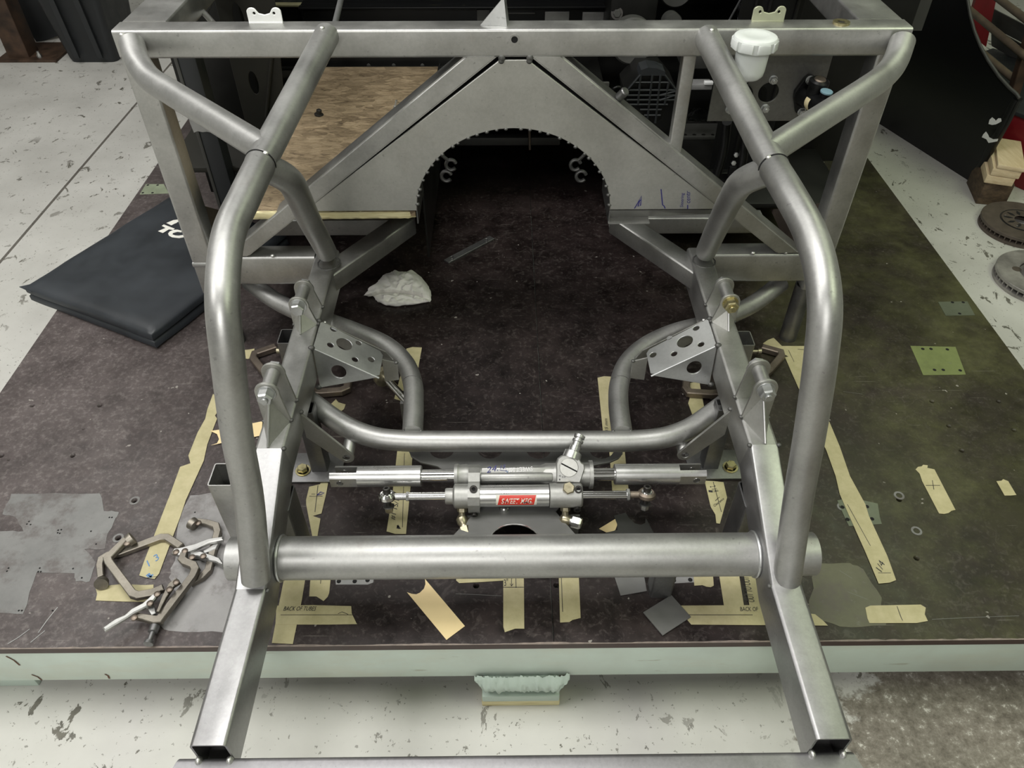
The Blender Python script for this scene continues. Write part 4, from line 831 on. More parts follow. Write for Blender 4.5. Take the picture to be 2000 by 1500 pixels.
# ============================================================ support posts between table and frame
def post(pxs, z, w_, d, mat, label, z0=0.0):
    p = onz(*pxs, z); o = box_tube('support_post', V(p.x+w_/2, p.y+d/2, z0), V(p.x+w_/2, p.y+d/2, z), w_, d, mat, None, up=(0, 1, 0), r=0.004, wall=0.002)
    return tag(o, label, 'support post', 'support posts under the chassis')
post((404, 949), 0.233, 0.042, 0.050, 'steel', 'open-topped square steel post outside the left rail, beside the locking clamps')
post((540, 671), 0.190, 0.042, 0.048, 'steel_dark', 'short open square post outside the left rail, below the upper clevis')
post((1437, 675), 0.190, 0.042, 0.048, 'steel', 'short open square post outside the right rail, below the upper clevis')
for s, lb in ((-1, 'dark square post under the left rail, just behind the cross tube'), (1, 'dark square post under the right rail, just behind the cross tube')):
    tag(box_tube('support_post', V(s*0.4235, 0.835, 0), V(s*0.4235, 0.835, 0.170), 0.050, 0.060, 'steel_dark', None, up=(0, 1, 0)), lb, 'support post', 'support posts under the chassis')
    t = thing('rail_stand', (s*0.43, 1.06, T), ('left' if s < 0 else 'right')+'-hand stand with bolted foot plate under the rail, by the lower hoop', 'stand', 'bolted stands under the rails')
    xs = sorted((s*0.365, s*0.475)); fp_ = bevel_box('foot_plate', xs[0], xs[1], 1.005, 1.085, T+0.0002, T+0.0062, 'steel_dark', t, 0.001)
    box_tube('upright', V(s*0.412, 1.048, 0.006), V(s*0.412, 1.048, 0.182), 0.034, 0.034, 'steel_dark', t, up=(0, 1, 0), r=0.003)
    p = onz(593 if s < 0 else 1427, 916, 0.006); p.y = 1.035
    hexnut(p, (0, 0, 1), 0.019, 0.011, 'gold_zinc', t, 'hold_down_bolt')
    mesh('washer', *cyl_s(p+Vector((0, 0, 0)), p+Vector((0, 0, 0.002)), 0.016, 24), 'gold_zinc', t)
    cyl('leg_prop', V(s*0.700, FWD+0.025, 0), V(s*0.700, FWD+0.025, 0.0), 0.02, 'steel_dark', t) if False else None
    o = mesh('pipe_prop', *tube_s(V(s*0.696, FWD+0.022, 0.0), V(s*0.696, FWD+0.022, 0.1655), 0.021, 0.018, 24), 'steel_dark')
    tag(o, ('left' if s < 0 else 'right')+'-hand round pipe propping up the firewall leg', 'pipe', 'pipe props under the firewall legs')
    # foot strip bolted inside, with two dark screws
    q = onz(1380 if s > 0 else 640, 905, 0.0)
sp_ = thing('shaft_with_collar', onz(770, 755, 0.03), 'bright shaft with a dull brass collar beside the left S-bent tube', 'shaft')
a, b_ = onz(752, 737, 0.10), onz(793, 782, 0.10)
cyl('rod', a, b_+(b_-a)*0.1, 0.0085, 'chrome', sp_, 20)
dd = (b_-a).normalized(); lathe('collar', [(-0.010, 0), (-0.010, 0.024), (0.002, 0.024), (0.003, 0.0215), (0.003, 0)], a, dd, 'brass_dull', sp_, 28)
mesh('rod_foot', *boxs(b_.x-0.012, b_.x+0.012, b_.y-0.01, b_.y+0.03, T, T+0.10), 'steel_dark', sp_, 0)

# ============================================================ loose things on the table
TAPES = [
 ([(405, 800), (416, 770), (432, 776), (428, 800), (420, 812), (424, 818), (405, 868), (398, 900), (377, 946), (364, 975), (329, 975), (352, 912), (372, 905), (368, 890), (386, 845), (401, 818)], 'long masking tape strip running beside the left hoop tube, far half', 1),
 ([(329, 974), (364, 974), (352, 1010), (311, 1120), (302, 1131), (285, 1128), (272, 1124), (281, 1098)], 'masking tape strip ending with blue pen scribble inside the left clamp', 1),
 ([(186, 1146), (240, 1141), (283, 1143), (300, 1142), (300, 1176), (240, 1175), (187, 1173), (190, 1160)], 'short masking tape piece lying crosswise under the left clamp pad', 0),
 ([(604, 951), (625, 946), (629, 941), (642, 938), (637, 965), (628, 1003), (611, 1008), (626, 1013), (620, 1048), (610, 1048), (598, 985), (598, 976)], 'torn masking tape with a pen mark beside the left dark post', 0),
 ([(557, 1120), (598, 1120), (590, 1170), (572, 1258), (531, 1256), (545, 1180)], 'masking tape strip beside the left rail reaching the table front edge', 0),
 ([(607, 1120), (647, 1120), (643, 1158), (640, 1166), (632, 1174), (618, 1165), (604, 1165)], 'short torn masking tape tab hanging out below the cross tube, left', 0),
 ([(540, 1183), (610, 1182), (686, 1184), (687, 1198), (697, 1219), (640, 1220), (538, 1220)], 'masking tape lettered BACK OF TUBES at the left rail', 1),
 ([(794, 681), (806, 678), (824, 679), (815, 730), (804, 782), (787, 784), (770, 779), (782, 735)], 'masking tape strip under the left S-bent tube', 0),
 ([(776, 880), (806, 882), (802, 950), (793, 1043), (772, 1043), (755, 1038), (766, 970)], 'masking tape with pen figures under the left rod end', 1),
 ([(1167, 738), (1180, 735), (1194, 736), (1197, 846), (1178, 847)], 'masking tape strip under the right S-bent tube', 1),
 ([(1190, 880), (1220, 880), (1228, 960), (1196, 961)], 'masking tape strip under the right slotted rack end', 0),
 ([(1346, 748), (1366, 746), (1376, 800), (1402, 892), (1376, 896), (1352, 810), (1344, 788), (1347, 778)], 'masking tape strip under the right end of the lower hoop', 0),
 ([(1376, 939), (1395, 940), (1413, 942), (1420, 972), (1406, 1023), (1399, 1022), (1397, 1005), (1388, 990)], 'pointed masking tape with arrow and pen writing by the right dark post', 0),
 ([(1533, 698), (1570, 690), (1600, 770), (1618, 820), (1640, 872), (1660, 930), (1690, 985), (1697, 1008), (1733, 1086), (1750, 1133), (1738, 1138), (1716, 1140), (1690, 1078), (1655, 1000), (1640, 965), (1632, 930), (1614, 880), (1608, 868)], 'long masking tape strip running beside the right hoop tube', 1),
 ([(1490, 671), (1500, 664), (1511, 660), (1527, 676), (1571, 676), (1574, 704), (1543, 698)], 'crumpled masking tape at the foot of the right pipe prop', 0),
 ([(1788, 917), (1793, 912), (1800, 911), (1803, 908), (1812, 909), (1811, 914), (1825, 917), (1866, 996), (1858, 998), (1853, 1002), (1844, 1004), (1834, 1003), (1801, 940), (1796, 925)], 'torn masking tape piece on the olive side of the table, with a small cross', 0),
 ([(1946, 940), (1956, 939), (1959, 936), (1969, 940), (1985, 967), (1974, 968), (1962, 968)], 'smallest masking tape scrap, near the right edge of the picture', 0),
 ([(1690, 1187), (1700, 1183), (1798, 1181), (1808, 1187), (1806, 1200), (1812, 1213), (1790, 1217), (1698, 1217), (1694, 1208)], 'wide masking tape piece near the front right edge of the table', 0),
 ([(1330, 1183), (1480, 1182), (1592, 1200), (1607, 1212), (1617, 1222), (1480, 1221), (1350, 1220), (1340, 1208)], 'masking tape lettered BACK at the right rail', 1),
 ([(1404, 1120), (1443, 1120), (1453, 1184), (1414, 1184)], 'plain vertical masking tape strip left of the right rail', 0),
 ([(1452, 1120), (1480, 1120), (1492, 1184), (1464, 1184)], 'vertical masking tape lettered OUT TO OUT against the right rail', 0),
 ([(983, 1115), (1023, 1115), (1024, 1228), (1006, 1228), (986, 1235), (983, 1224)], 'masking tape strip with arrow under the middle of the cross tube', 0),
 ([(891, 1112), (984, 1112), (984, 1134), (940, 1137), (897, 1139), (891, 1134)], 'masking tape lying along the underside of the cross tube', 0),
 ([(1091, 1115), (1130, 1115), (1134, 1207), (1118, 1211), (1112, 1215), (1094, 1216)], 'masking tape strip below the cross tube with a ruled line, right of centre', 0),
 ([(1354, 1118), (1392, 1118), (1394, 1144), (1388, 1147), (1380, 1146), (1372, 1143), (1356, 1144)], 'short torn masking tape tab below the cross tube, right', 0),
 ([(486, 683), (497, 681), (496, 699), (484, 701), (473, 700), (474, 684)], 'small masking tape scrap beside the left hoop tube, by the small clamp', 0),
 ([(646, 790), (656, 780), (661, 786), (675, 790), (672, 799), (660, 808), (652, 802)], 'crumpled masking tape scrap beyond the left end of the lower hoop', 0)]
TO = []
for pxs, lb, lvl in TAPES: TO.append(flat('masking_tape', pxs, 'tape', None, 0.0010+0.0004*lvl, 0.0005, lb, 'tape', 'masking tape strips on the table'))
zt = lambda x, y: onz(x, y, 0.0020)
UPZ = (0, 0, 1)
def ink(par, lines, wid=0.0011, mat='ink_black'):
    for L_ in lines: strokes('pen_line', [L_], wid, zt, UPZ, mat, par, 0.0001)
def wr(par, body, p0, p1, h, mat='ink_black', shear=0.25): text('pen_writing', body, zt(*p0), zt(*p1), UPZ, h, mat, par, shear)
wr(TO[6], 'BACK OF TUBES', (553, 1193), (617, 1193), 0.0085); ink(TO[6], [[(548, 1201), (640, 1201), (690, 1201)], [(660, 1199), (668, 1195), (680, 1200)]], 0.0010)
wr(TO[18], 'BACK OF', (1446, 1194), (1482, 1194), 0.0085); ink(TO[18], [[(1338, 1201), (1470, 1201)]], 0.0012)
wr(TO[1], '1 3', (291, 1107), (314, 1090), 0.015, 'ink_lightblue'); ink(TO[1], [[(286, 1123), (293, 1127), (299, 1122)], [(290, 1120), (296, 1128)]], 0.004, 'ink_lightblue'); ink(TO[1], [[(282, 1129), (306, 1126)]])
wr(TO[8], '#1 15/16', (772, 1016), (783, 968), 0.011); ink(TO[8], [[(790, 885), (786, 1030)]]); ink(TO[8], [[(776, 1026), (781, 1033), (776, 1031), (778, 1027)]], 0.004)
wr(TO[12], '2 1/4', (1386, 950), (1394, 962), 0.012); ink(TO[12], [[(1384, 959), (1392, 960)]], 0.005); wr(TO[12], 'Clearance', (1396, 990), (1415, 975), 0.005, 'ink_black'); ink(TO[12], [[(1397, 978), (1405, 971)], [(1393, 941), (1409, 1000)]])
wr(TO[20], 'OUT TO OUT', (1474, 1176), (1462, 1126), 0.012)
wr(TO[13], '1/4', (1722, 1118), (1729, 1100), 0.012); ink(TO[13], [[(1655, 985), (1700, 1066)], [(1715, 1119), (1740, 1119)]])
wr(TO[9], '15 mm', (1188, 842), (1186, 818), 0.007); ink(TO[15], [[(1808, 948), (1836, 948)], [(1821, 938), (1824, 956)]]); ink(TO[17], [[(1752, 1184), (1760, 1206), (1763, 1212)]])
ink(TO[21], [[(1007, 1118), (1008, 1148)], [(983, 1147), (1023, 1147)], [(999, 1120), (999, 1145), (996, 1140)], [(999, 1145), (1002, 1140)]]); wr(TO[21], '3"', (985, 1145), (995, 1143), 0.014)
ink(TO[23], [[(1096, 1120), (1099, 1195)]]); ink(TO[3], [[(621, 948), (615, 1000)], [(608, 965), (616, 965)], [(604, 969), (630, 969)]]); ink(TO[3], [[(619, 967), (626, 961), (633, 963), (626, 966), (619, 967)]], 0.002, 'ink_blue')
ink(TO[14], [[(1540, 684), (1551, 707)], [(1558, 682), (1570, 683)]]); ink(TO[5], [[(627, 1126), (626, 1140)]])
# cards and sheet offcuts
def card(name, pxs, mat, label, z, h, cat, group=None): return flat(name, pxs, mat, None, z, h, label, cat, 'card templates on the table' if cat == 'card' else 'steel offcuts on the table')
arc1 = [(795, 1157), (804, 1160), (813, 1161), (820, 1158), (828, 1150), (831, 1141)]
card('card_template', arc1+[(830, 1131), (908, 1223), (872, 1250)], 'manila', 'manila card template with a notched end lying below the cross tube', 0.0012, 0.0007, 'card')
card('card_template', [(1170, 1033), (1203, 1013), (1206, 1024), (1202, 1035), (1195, 1040), (1184, 1040)], 'manila', 'small fan-shaped manila card scrap beside the dark notched offcut', 0.0012, 0.0007, 'card')
card('card_template', [(411, 842), (440, 838), (513, 823), (510, 851), (450, 862), (412, 870), (424, 866), (428, 858), (424, 848)], 'manila', 'manila card template with a bitten end behind the left hoop tube', 0.0028, 0.0007, 'card')
card('sheet_offcut', [(1178, 1048), (1184, 1041), (1206, 1036), (1205, 1024), (1199, 1008), (1222, 1002), (1228, 1012), (1240, 1023), (1252, 1026), (1260, 1022), (1261, 1012), (1280, 1048)], 'sheet_dark', 'dark notched sheet steel offcut behind the cross tube', 0.0006, 0.0015, 'offcut')
card('sheet_offcut', [(1196, 1115), (1256, 1115), (1263, 1155), (1212, 1164)], 'sheet_grey', 'small square grey steel offcut poking out below the cross tube', 0.0006, 0.0015, 'offcut')
card('sheet_offcut', [(1256, 1197), (1311, 1163), (1349, 1206), (1294, 1242)], 'sheet_grey', 'square grey steel offcut lying cornerwise over the tape near the front edge', 0.0022, 0.0020, 'offcut')
p = onz(1270, 1168, 0); tag(box_tube('square_tube_offcut', V(p.x+0.019, p.y+0.017, 0), V(p.x+0.019, p.y+0.017, 0.075), 0.040, 0.034, 'steel_dark', None, up=(0, 1, 0)), 'short dark square tube offcut standing under the cross tube', 'offcut')
# flat bar with two holes
bar = flatbar('flat_bar', [(872, 513), (961, 466)], 0.021, 0.0, 0.006, 'steel_dark', None, 0.0008, [(883, 505, 0.0038), (950, 471, 0.0038)])
tag(bar, 'dark flat bar with a hole at each end lying under the arch', 'bar')
for q in ((883, 506), (950, 472)):
    p = onz(*q, 0.006); mesh('hole_chamfer', *pipe_s([p+Vector((0.0045*math.cos(t), 0.0045*math.sin(t), 0)) for t in [k*math.pi/8 for k in range(17)]], 0.0006, 6), 'chrome', bar)

# crumpled rag
OUT = [(713, 575), (720, 564), (737, 552), (746, 540), (762, 531), (772, 528), (790, 532), (804, 528), (822, 540), (833, 554), (843, 569), (841, 590), (818, 593), (794, 596), (771, 599), (748, 594), (734, 586), (728, 577), (715, 579)]
vs, fs, NA, NR = [], [], 150, 44
CRV = [(700, 585), (722, 577), (742, 571), (765, 569), (790, 570), (812, 573), (828, 579), (850, 586)]
def crv(x):
    for (x0, y0), (x1, y1) in zip(CRV, CRV[1:]):
        if x <= x1: return y0+(y1-y0)*(x-x0)/(x1-x0)
    return CRV[-1][1]
CX0, CY0 = 782, 566
for j in range(NR+1):
    r_ = j/NR
    for i in range(NA):
        u = i/NA*len(OUT); k = int(u) % len(OUT); f_ = u-int(u); e = (OUT[k][0]*(1-f_)+OUT[(k+1) % len(OUT)][0]*f_, OUT[k][1]*(1-f_)+OUT[(k+1) % len(OUT)][1]*f_)
        jt = 1+0.05*noise.noise((i/NA*26, 0.3, 4))+0.03*noise.noise((i/NA*70, 2.3, 4)); x, y = CX0+(e[0]-CX0)*r_*jt, CY0+(e[1]-CY0)*r_*jt; dd = y-crv(x)
        dome = max(0, 1-r_**3)**0.6; a1 = noise.fractal((x*0.035, y*0.05, 2.3), 0.8, 2.2, 3)
        r1 = 1-abs(noise.noise((x*0.045+y*0.03+a1*0.6, y*0.05-x*0.02, 7.7)))*2.2
        r2 = 1-abs(noise.noise((x*0.09+2+a1, y*0.13, 1.7)))*2.4; r3 = 1-abs(math.sin((x-778)*0.085+a1*2.4+y*0.02))
        if dd < 0:
            up_k = min(1, -dd/6)**0.5; h = dome*(0.020+0.013*min(1, -dd/16)+0.007*r1+0.004*a1)*(0.75+0.25*up_k)+0.004*(1-up_k)
        else:
            h = dome*(0.0035+0.0135*min(1, dd/9)**0.7+0.009*(r3-0.4)*min(1, dd/7)+0.006*r2*min(1, dd/6))
        p = onz(x, y+9*dome*0.5, 0.002+0.4*max(0.0, h)); p.z = T+max(0.001, h+0.0015); vs.append(p)
for j in range(NR):
    for i in range(NA): a, b_ = j*NA+i, j*NA+(i+1) % NA; fs.append((a, b_, b_+NA, a+NA))
fs.append(tuple(range(NR*NA, (NR+1)*NA))[::-1]); rg = mesh('rag', vs, fs, 'cloth', None, 75)
tag(rg, 'crumpled off-white rag lying on the table inside the chassis', 'rag')

# folded black creeper mat lying over the left edge
zt_ = 0.052
L_, F_, B_ = onz(46, 558, zt_), onz(294, 652, zt_), onz(334, 391, zt_); ux = (F_-L_); W = ux.length; ux.normalize(); uy = Vector((-ux.y, ux.x, 0))
RQ = onz(408, 578, zt_); Ln = 0.52
mt = thing('folding_mat', (L_+F_)/2-Vector((0, 0, zt_)), 'black padded folding work mat lying over the left edge of the table', 'mat')
def cushion(name, z0, z1, par, grow=0.0, sag=0.004):
    NX, NY = 26, 30; vs, fs = [], []; layers = [(z0, 0.010, 1), (z0+(z1-z0)*0.18, 0.0, 1), (z1-(z1-z0)*0.30, 0.0, 1), (z1-0.0035, 0.004, 1), (z1, 0.012, 1)]
    # top grid
    def pos(u, v, z, ins): return L_*1+ux*(ins+(W-2*ins)*u)+uy*(ins+(Ln-2*ins)*v)+Vector((0, 0, T+z-L_.z))
    ring = [(i/NX, 0) for i in range(NX)]+[(1, j/NY) for j in range(NY)]+[(1-i/NX, 1) for i in range(NX)]+[(0, 1-j/NY) for j in range(NY)]; k = len(ring)
    for z, ins, _ in layers:
        for (u, v) in ring:
            q = pos(u, v, z, ins-grow); q += Vector((0, 0, 0.0015*noise.noise((q.x*14, q.y*14, z*40)))); n_ = noise.noise((q.x*9, q.y*9, z*30+5)); q += (ux*0.002+uy*0.002)*n_; vs.append(q)
    for l in range(len(layers)-1):
        for i in range(k): fs.append((l*k+i, l*k+(i+1) % k, (l+1)*k+(i+1) % k, (l+1)*k+i))
    top0 = (len(layers)-1)*k; idx = {}
    for i in range(k): u, v = ring[i]; idx[(round(u*NX), round(v*NY))] = top0+i
    for j in range(NY+1):
        for i in range(NX+1):
            if (i, j) not in idx:
                q = pos(i/NX, j/NY, z1, 0.012-grow); q.z += 0.0022+0.0022*noise.noise((q.x*11, q.y*11, 1)); idx[(i, j)] = len(vs); vs.append(q)
    for j in range(NY):
        for i in range(NX): fs.append((idx[(i, j)], idx[(i+1, j)], idx[(i+1, j+1)], idx[(i, j+1)]))
    fs.append(tuple(range(k))[::-1]); return mesh(name, vs, fs, 'mat_vinyl', par, 60)
cushion('lower_pad', 0.0008, 0.0262, mt); up_ = cushion('upper_pad', 0.0255, zt_, mt, 0.0)
mesh('corner_tab', *prism_s([onz(38, 561, 0.040), onz(60, 556, 0.040), onz(62, 572, 0.040)], 0.002), 'mat_vinyl', mt, 0)
g_ = lambda x, y: (280+x/7.5, 330+y/7.5)
for pts in ([(270, 835), (300, 815), (460, 875), (435, 895), (375, 885), (285, 940), (215, 912), (325, 865)], [(560, 905), (500, 890), (440, 893), (385, 918), (362, 948), (375, 978), (420, 1002), (525, 1014), (600, 1000), (600, 965), (520, 978), (470, 975), (425, 960), (435, 940), (500, 922), (560, 930)], [(338, 792), (440, 750), (520, 740), (520, 780), (455, 803), (410, 826)]):
    mesh('printed_letter', *prism_s([onz(*g_(*q), zt_+0.0030) for q in pts], 0.0004), 'white_print', up_, 0)

# ============================================================ locking clamps
def clamp_screw(par, a, b_, r_=0.0048, z=0.02):
    A, B = onz(*a, z), onz(*b_, z); d = (B-A); l = d.length
    lathe('adjusting_screw', [(0, 0), (0, 0.0085), (0.012, 0.0085), (0.013, r_), (l*0.8, r_), (l*0.82, 0.0078), (l*0.98, 0.0085), (l, 0.006), (l, 0)], A, d, 'steel_dark', par, 14)
def pivot(par, q, z, r_=0.0058): p = onz(*q, z); lathe('pivot_rivet', [(-0.002, r_), (0.001, r_), (0.0025, r_*0.6), (0.0028, 0)], p, (0, 0, 1), 'steel_brown', par, 14)
def pad(par, q, z, ax): p = onz(*q, z); lathe('swivel_pad', [(-0.005, 0), (-0.005, 0.011), (0.004, 0.0125), (0.006, 0.0125), (0.006, 0)], p, ax, 'clamp_nickel', par, 18)
ca = thing('locking_clamp', onz(330, 1150, 0), 'worn C-shaped locking clamp, its lever nearest the table front edge', 'clamp', 'locking clamps beside the left rail')
cb = thing('locking_clamp', onz(390, 1050, 0), 'worn C-shaped locking clamp lying underneath the other, its grips toward the left rail', 'clamp', 'locking clamps beside the left rail')
# lower clamp first (rests on the table), then the one lying over it
flatbar('fixed_jaw', [(200, 1131), (198, 1108), (201, 1096), (214, 1088), (236, 1084), (316, 1054), (328, 1054), (356, 1072)], [0.011, 0.012, 0.012, 0.012, 0.013, 0.014, 0.014, 0.014], 0.002, 0.011, 'clamp_nickel', cb)
pad(cb, (199, 1138), 0.012, (0.2, -0.9, 0.35))
flatbar('moving_jaw', [(386, 1022), (406, 1025), (424, 1031), (427, 1043), (421, 1066), (412, 1105), (409, 1118), (396, 1131), (374, 1143)], [0.010, 0.012, 0.0135, 0.0135, 0.013, 0.013, 0.013, 0.013, 0.012], 0.002, 0.011, 'clamp_nickel', cb)
pad(cb, (378, 1024), 0.012, (-0.8, 0.5, 0.1)); pivot(cb, (387, 1021), 0.014)
flatbar('grip', [(340, 1081), (352, 1082), (384, 1072), (410, 1061), (438, 1056)], [0.012, 0.016, 0.012, 0.010, 0.008], 0.014, 0.010, 'steel', cb, 0.002)
flatbar('release_lever', [(374, 1088), (392, 1088), (414, 1096), (428, 1100), (438, 1109)], [0.010, 0.012, 0.014, 0.011, 0.005], 0.004, 0.012, 'steel', cb, 0.002)
flatbar('toggle_link', [(400, 1083), (420, 1073), (430, 1058)], [0.008, 0.011, 0.006], 0.006, 0.008, 'steel', cb, 0.001)
for q in ((361, 1076), (344, 1078), (375, 1088), (397, 1086)): pivot(cb, q, 0.024)
flatbar('fixed_jaw', [(250, 1056), (244, 1062), (213, 1094), (216, 1103), (262, 1164), (272, 1167), (300, 1162), (322, 1152)], [0.011, 0.012, 0.0145, 0.0145, 0.0145, 0.0145, 0.014, 0.013], 0.016, 0.011, 'clamp_nickel', ca)
pad(ca, (254, 1054), 0.024, (0.7, 0.6, 0.2)); pivot(ca, (248, 1061), 0.028)
flatbar('moving_jaw', [(362, 1084), (358, 1096), (364, 1102), (380, 1108), (384, 1116), (378, 1130), (346, 1172), (314, 1214), (306, 1215), (283, 1210), (262, 1206)], [0.012, 0.014, 0.0145, 0.0145, 0.0145, 0.0145, 0.0145, 0.0145, 0.014, 0.011, 0.010], 0.014, 0.011, 'clamp_nickel', ca)
flatbar('lever', [(310, 1160), (300, 1172), (284, 1186), (262, 1197), (248, 1208), (230, 1217), (205, 1233)], [0.008, 0.012, 0.012, 0.011, 0.008, 0.011, 0.008], 0.026, 0.008, 'steel', ca, 0.002)
flatbar('toggle_link', [(296, 1178), (298, 1192), (302, 1203)], [0.006, 0.012, 0.008], 0.018, 0.007, 'steel', ca, 0.001)
flatbar('release_trigger', [(350, 1136), (336, 1146), (322, 1170), (310, 1198)], [0.016, 0.013, 0.009, 0.006], 0.024, 0.006, 'clamp_nickel', ca, 0.001)
for q in ((307, 1160), (331, 1151), (293, 1178), (262, 1206), (344, 1137)): pivot(ca, q, 0.034)
clamp_screw(ca, (303, 1222), (289, 1259), z=0.014)
for nm, lb, bars in (('locking_clamp', 'brown steel clamp gripping the post outside the left rail, seen either side of the rail', ([(541, 683), (500, 697), (497, 706), (516, 730), (556, 768), (632, 772), (668, 769), (679, 764), (682, 746)],)),
                     ('locking_clamp', 'brown steel clamp gripping the post outside the right rail, seen either side of the rail', ([(1486, 684), (1522, 694), (1524, 702), (1500, 730), (1450, 770), (1386, 775), (1344, 772), (1338, 764), (1340, 744)],))):
    t = thing(nm, onz(bars[0][3][0], bars[0][3][1], 0), lb, 'clamp', 'brown clamps on the outer posts')
    flatbar('clamp_bow', bars[0], 0.017, 0.003, 0.016, 'steel_brown', t, 0.002)
    q = bars[0][0]; p = onz(q[0], q[1]+2, 0.02); lathe('clamp_screw', [(0, 0), (0, 0.008), (0.008, 0.008), (0.008, 0.005), (0.03, 0.005), (0.03, 0)], p, (1 if q[0] < 1000 else -1, 0, 0), 'brass_dull', t, 14)

# ============================================================ flake board behind the firewall frame
ZO = 0.3755; bx0, bx1, by0, by1 = -0.592, -0.2135, 1.4505, 2.27
fb = thing('flake_board', ((bx0+bx1)/2, by0, T+ZO), 'tan flake board with a pale raw front edge behind the left firewall frame', 'board')
bevel_box('board_sheet', bx0, bx1, by0+0.004, by1, T+ZO-0.012, T+ZO, 'flake_board', fb, 0.0008)
P = []; NB = 46
for i in range(NB+1):
    u = i/NB; x = bx0+(bx1-bx0)*u; e = 0.004*(u > 0.97); P.append((x, by0+0.002+0.0022*noise.noise((x*40, 1, 0))+e))
vs, fs = [], []
for x, y in P:
    for k_, (dy, z) in enumerate(((0.006, 0.0006), (0.0, -0.001), (-0.001, -0.010), (0.001, -0.017), (0.008, -0.0185))): vs.append((x, y+dy+0.0012*noise.noise((x*90, k_*3, 5)), T+ZO+z+0.0008*noise.noise((x*60, k_*7, 2))))
for i in range(NB):
    for k_ in range(4): q = i*5+k_; fs.append((q, q+1, q+6, q+5))
mesh('raw_front_edge', vs, fs, 'wood_edge', fb, 60)
mesh('raw_side_edge', *boxs(bx0-0.004, bx0+0.004, by0, by1, T+ZO-0.0125, T+ZO+0.0008), 'wood_edge', fb, 0)
p = onz(623, 225, ZO); c_ = lathe('hold_down_clip', [(0, 0), (0, 0.012), (0.003, 0.012), (0.004, 0.007), (0.014, 0.007), (0.016, 0.004), (0.016, 0)], p+Vector((0, 0, 0.0005)), (0.2, 0, 1), 'black_screw', None, 14); tag(c_, 'small dark screw standing in the flake board, left', 'screw')
p = onz(772, 212, ZO); c_ = lathe('hex_bolt', [(0, 0), (0, 0.006), (0.006, 0.006), (0.0065, 0.0035), (0.022, 0.0035), (0.023, 0)], p+Vector((0, 0, 0.0005)), (0.25, 0.1, 1), 'zinc', None, 6); tag(c_, 'shiny little bolt on the flake board beside the left diagonal tube', 'bolt')

# ============================================================ car body shell behind the frame
cbd = thing('vehicle_shell', (0, 2.6, T), 'black car body shell standing on the table behind the bare steel frame', 'car body')
def cb_box(name, x0, x1, y0, y1, z0, z1, mat='body_black', bev=0.003): return bevel_box(name, x0, x1, y0, y1, T+z0, T+z1, mat, cbd, bev)
cb_box('floor_pan', -0.90, -0.24, 1.82, 3.42, 0.275, 0.290, 'body_olive')
cb_box('floor_pan', 0.27, 0.90, 1.78, 3.42, 0.185, 0.200, 'body_black')
cb_box('tunnel_wall', -0.2130, -0.2085, 1.597, 3.39, 0.16, 0.372, 'body_black', 0); cb_box('tunnel_wall', 0.255, 0.275, 2.06, 3.42, 0.16, 0.34)
cb_box('tunnel_roof', -0.26, 0.275, 2.02, 3.42, 0.335, 0.345, 'body_black')
cb_box('rear_bulkhead', -0.90, 0.90, 3.40, 3.42, 0.002, 1.10); cb_box('unseen_roof', -0.86, 0.86, 2.35, 3.42, 1.10, 1.115)  # unseen roof added to keep overhead light out of the shell
for s in (-1, 1):
    a, b_ = sorted((s*0.90, s*0.93)); cb_box('body_side', a, b_, 2.12, 3.42, 0.05, 1.12)
    a, b_ = sorted((s*0.70, s*(1.06 if s > 0 else 0.90))); cb_box('hinge_panel', a, b_, 2.09, 2.12, 0.16 if s > 0 else 0.27, 0.85)
    a, b_ = sorted((s*0.80, s*0.90)); cb_box('sill_member', a, b_, 2.12, 3.40, 0.002, 0.16)
pl_ = cb_box('door_post', -0.768, -0.726, 1.78, 1.83, 0.10, 0.765, 'post_vinyl'); pl_['label'] = 'dark grey upright post with a bare patch'
cb_box('post_edge', -0.7755, -0.7675, 1.778, 1.80, 0.10, 0.765, 'body_grey', 0.001)
mesh('bare_patch', *prism_s([ond(x, y, 1.7785) for x, y in [(366, 221), (379, 221), (411, 250), (413, 259), (404, 257), (396, 258), (386, 256), (379, 259), (371, 240)]], 0.0006, Vector((0, -1, 0))), 'patch_light', pl_, 0)
hol = [[(x, T+z) for x, z in circ(cx_, cz_, rx, 16, rz)] for cx_, cz_, rx, rz in ((-0.668, 0.60, 0.014, 0.045), (-0.618, 0.585, 0.010, 0.032), (-0.668, 0.45, 0.012, 0.03))]
plate('inner_wing_panel', [(-0.715, T+0.14), (-0.598, T+0.14), (-0.598, T+0.40), (-0.560, T+0.74), (-0.715, T+0.74)], hol, 0.003, XZ(1.97), 'body_olive', cbd, 0.0006)
mesh('wing_crease', *cyl_s(V(-0.655, 1.966, 0.36), V(-0.605, 1.966, 0.52), 0.005, 10), 'body_olive', cbd)
# cross channel behind the board
xa, xb = ond(545, 120, 2.30).x, 0.05
chn = cb_box('cross_channel', xa, xb, 2.303, 2.36, 0.362, 0.402, 'body_black', 0.004); cb_box('channel_lip', xa-0.03, xb, 2.290, 2.304, 0.357, 0.366, 'body_black', 0.002)
mesh('channel_end', *prism_s([V(xa, 2.303, 0.362), V(xa, 2.303, 0.402), V(xa-0.06, 2.303, 0.43), V(xa-0.06, 2.303, 0.40)], 0.05, Vector((0, 1, 0))), 'body_black', cbd, 0)
for px in (720, 769, 825): lathe('channel_screw', [(0, 0.006), (0.002, 0.005), (0.003, 0)], ond(px, 128, 2.302), (0, -1, 0), 'body_grey', chn, 12)
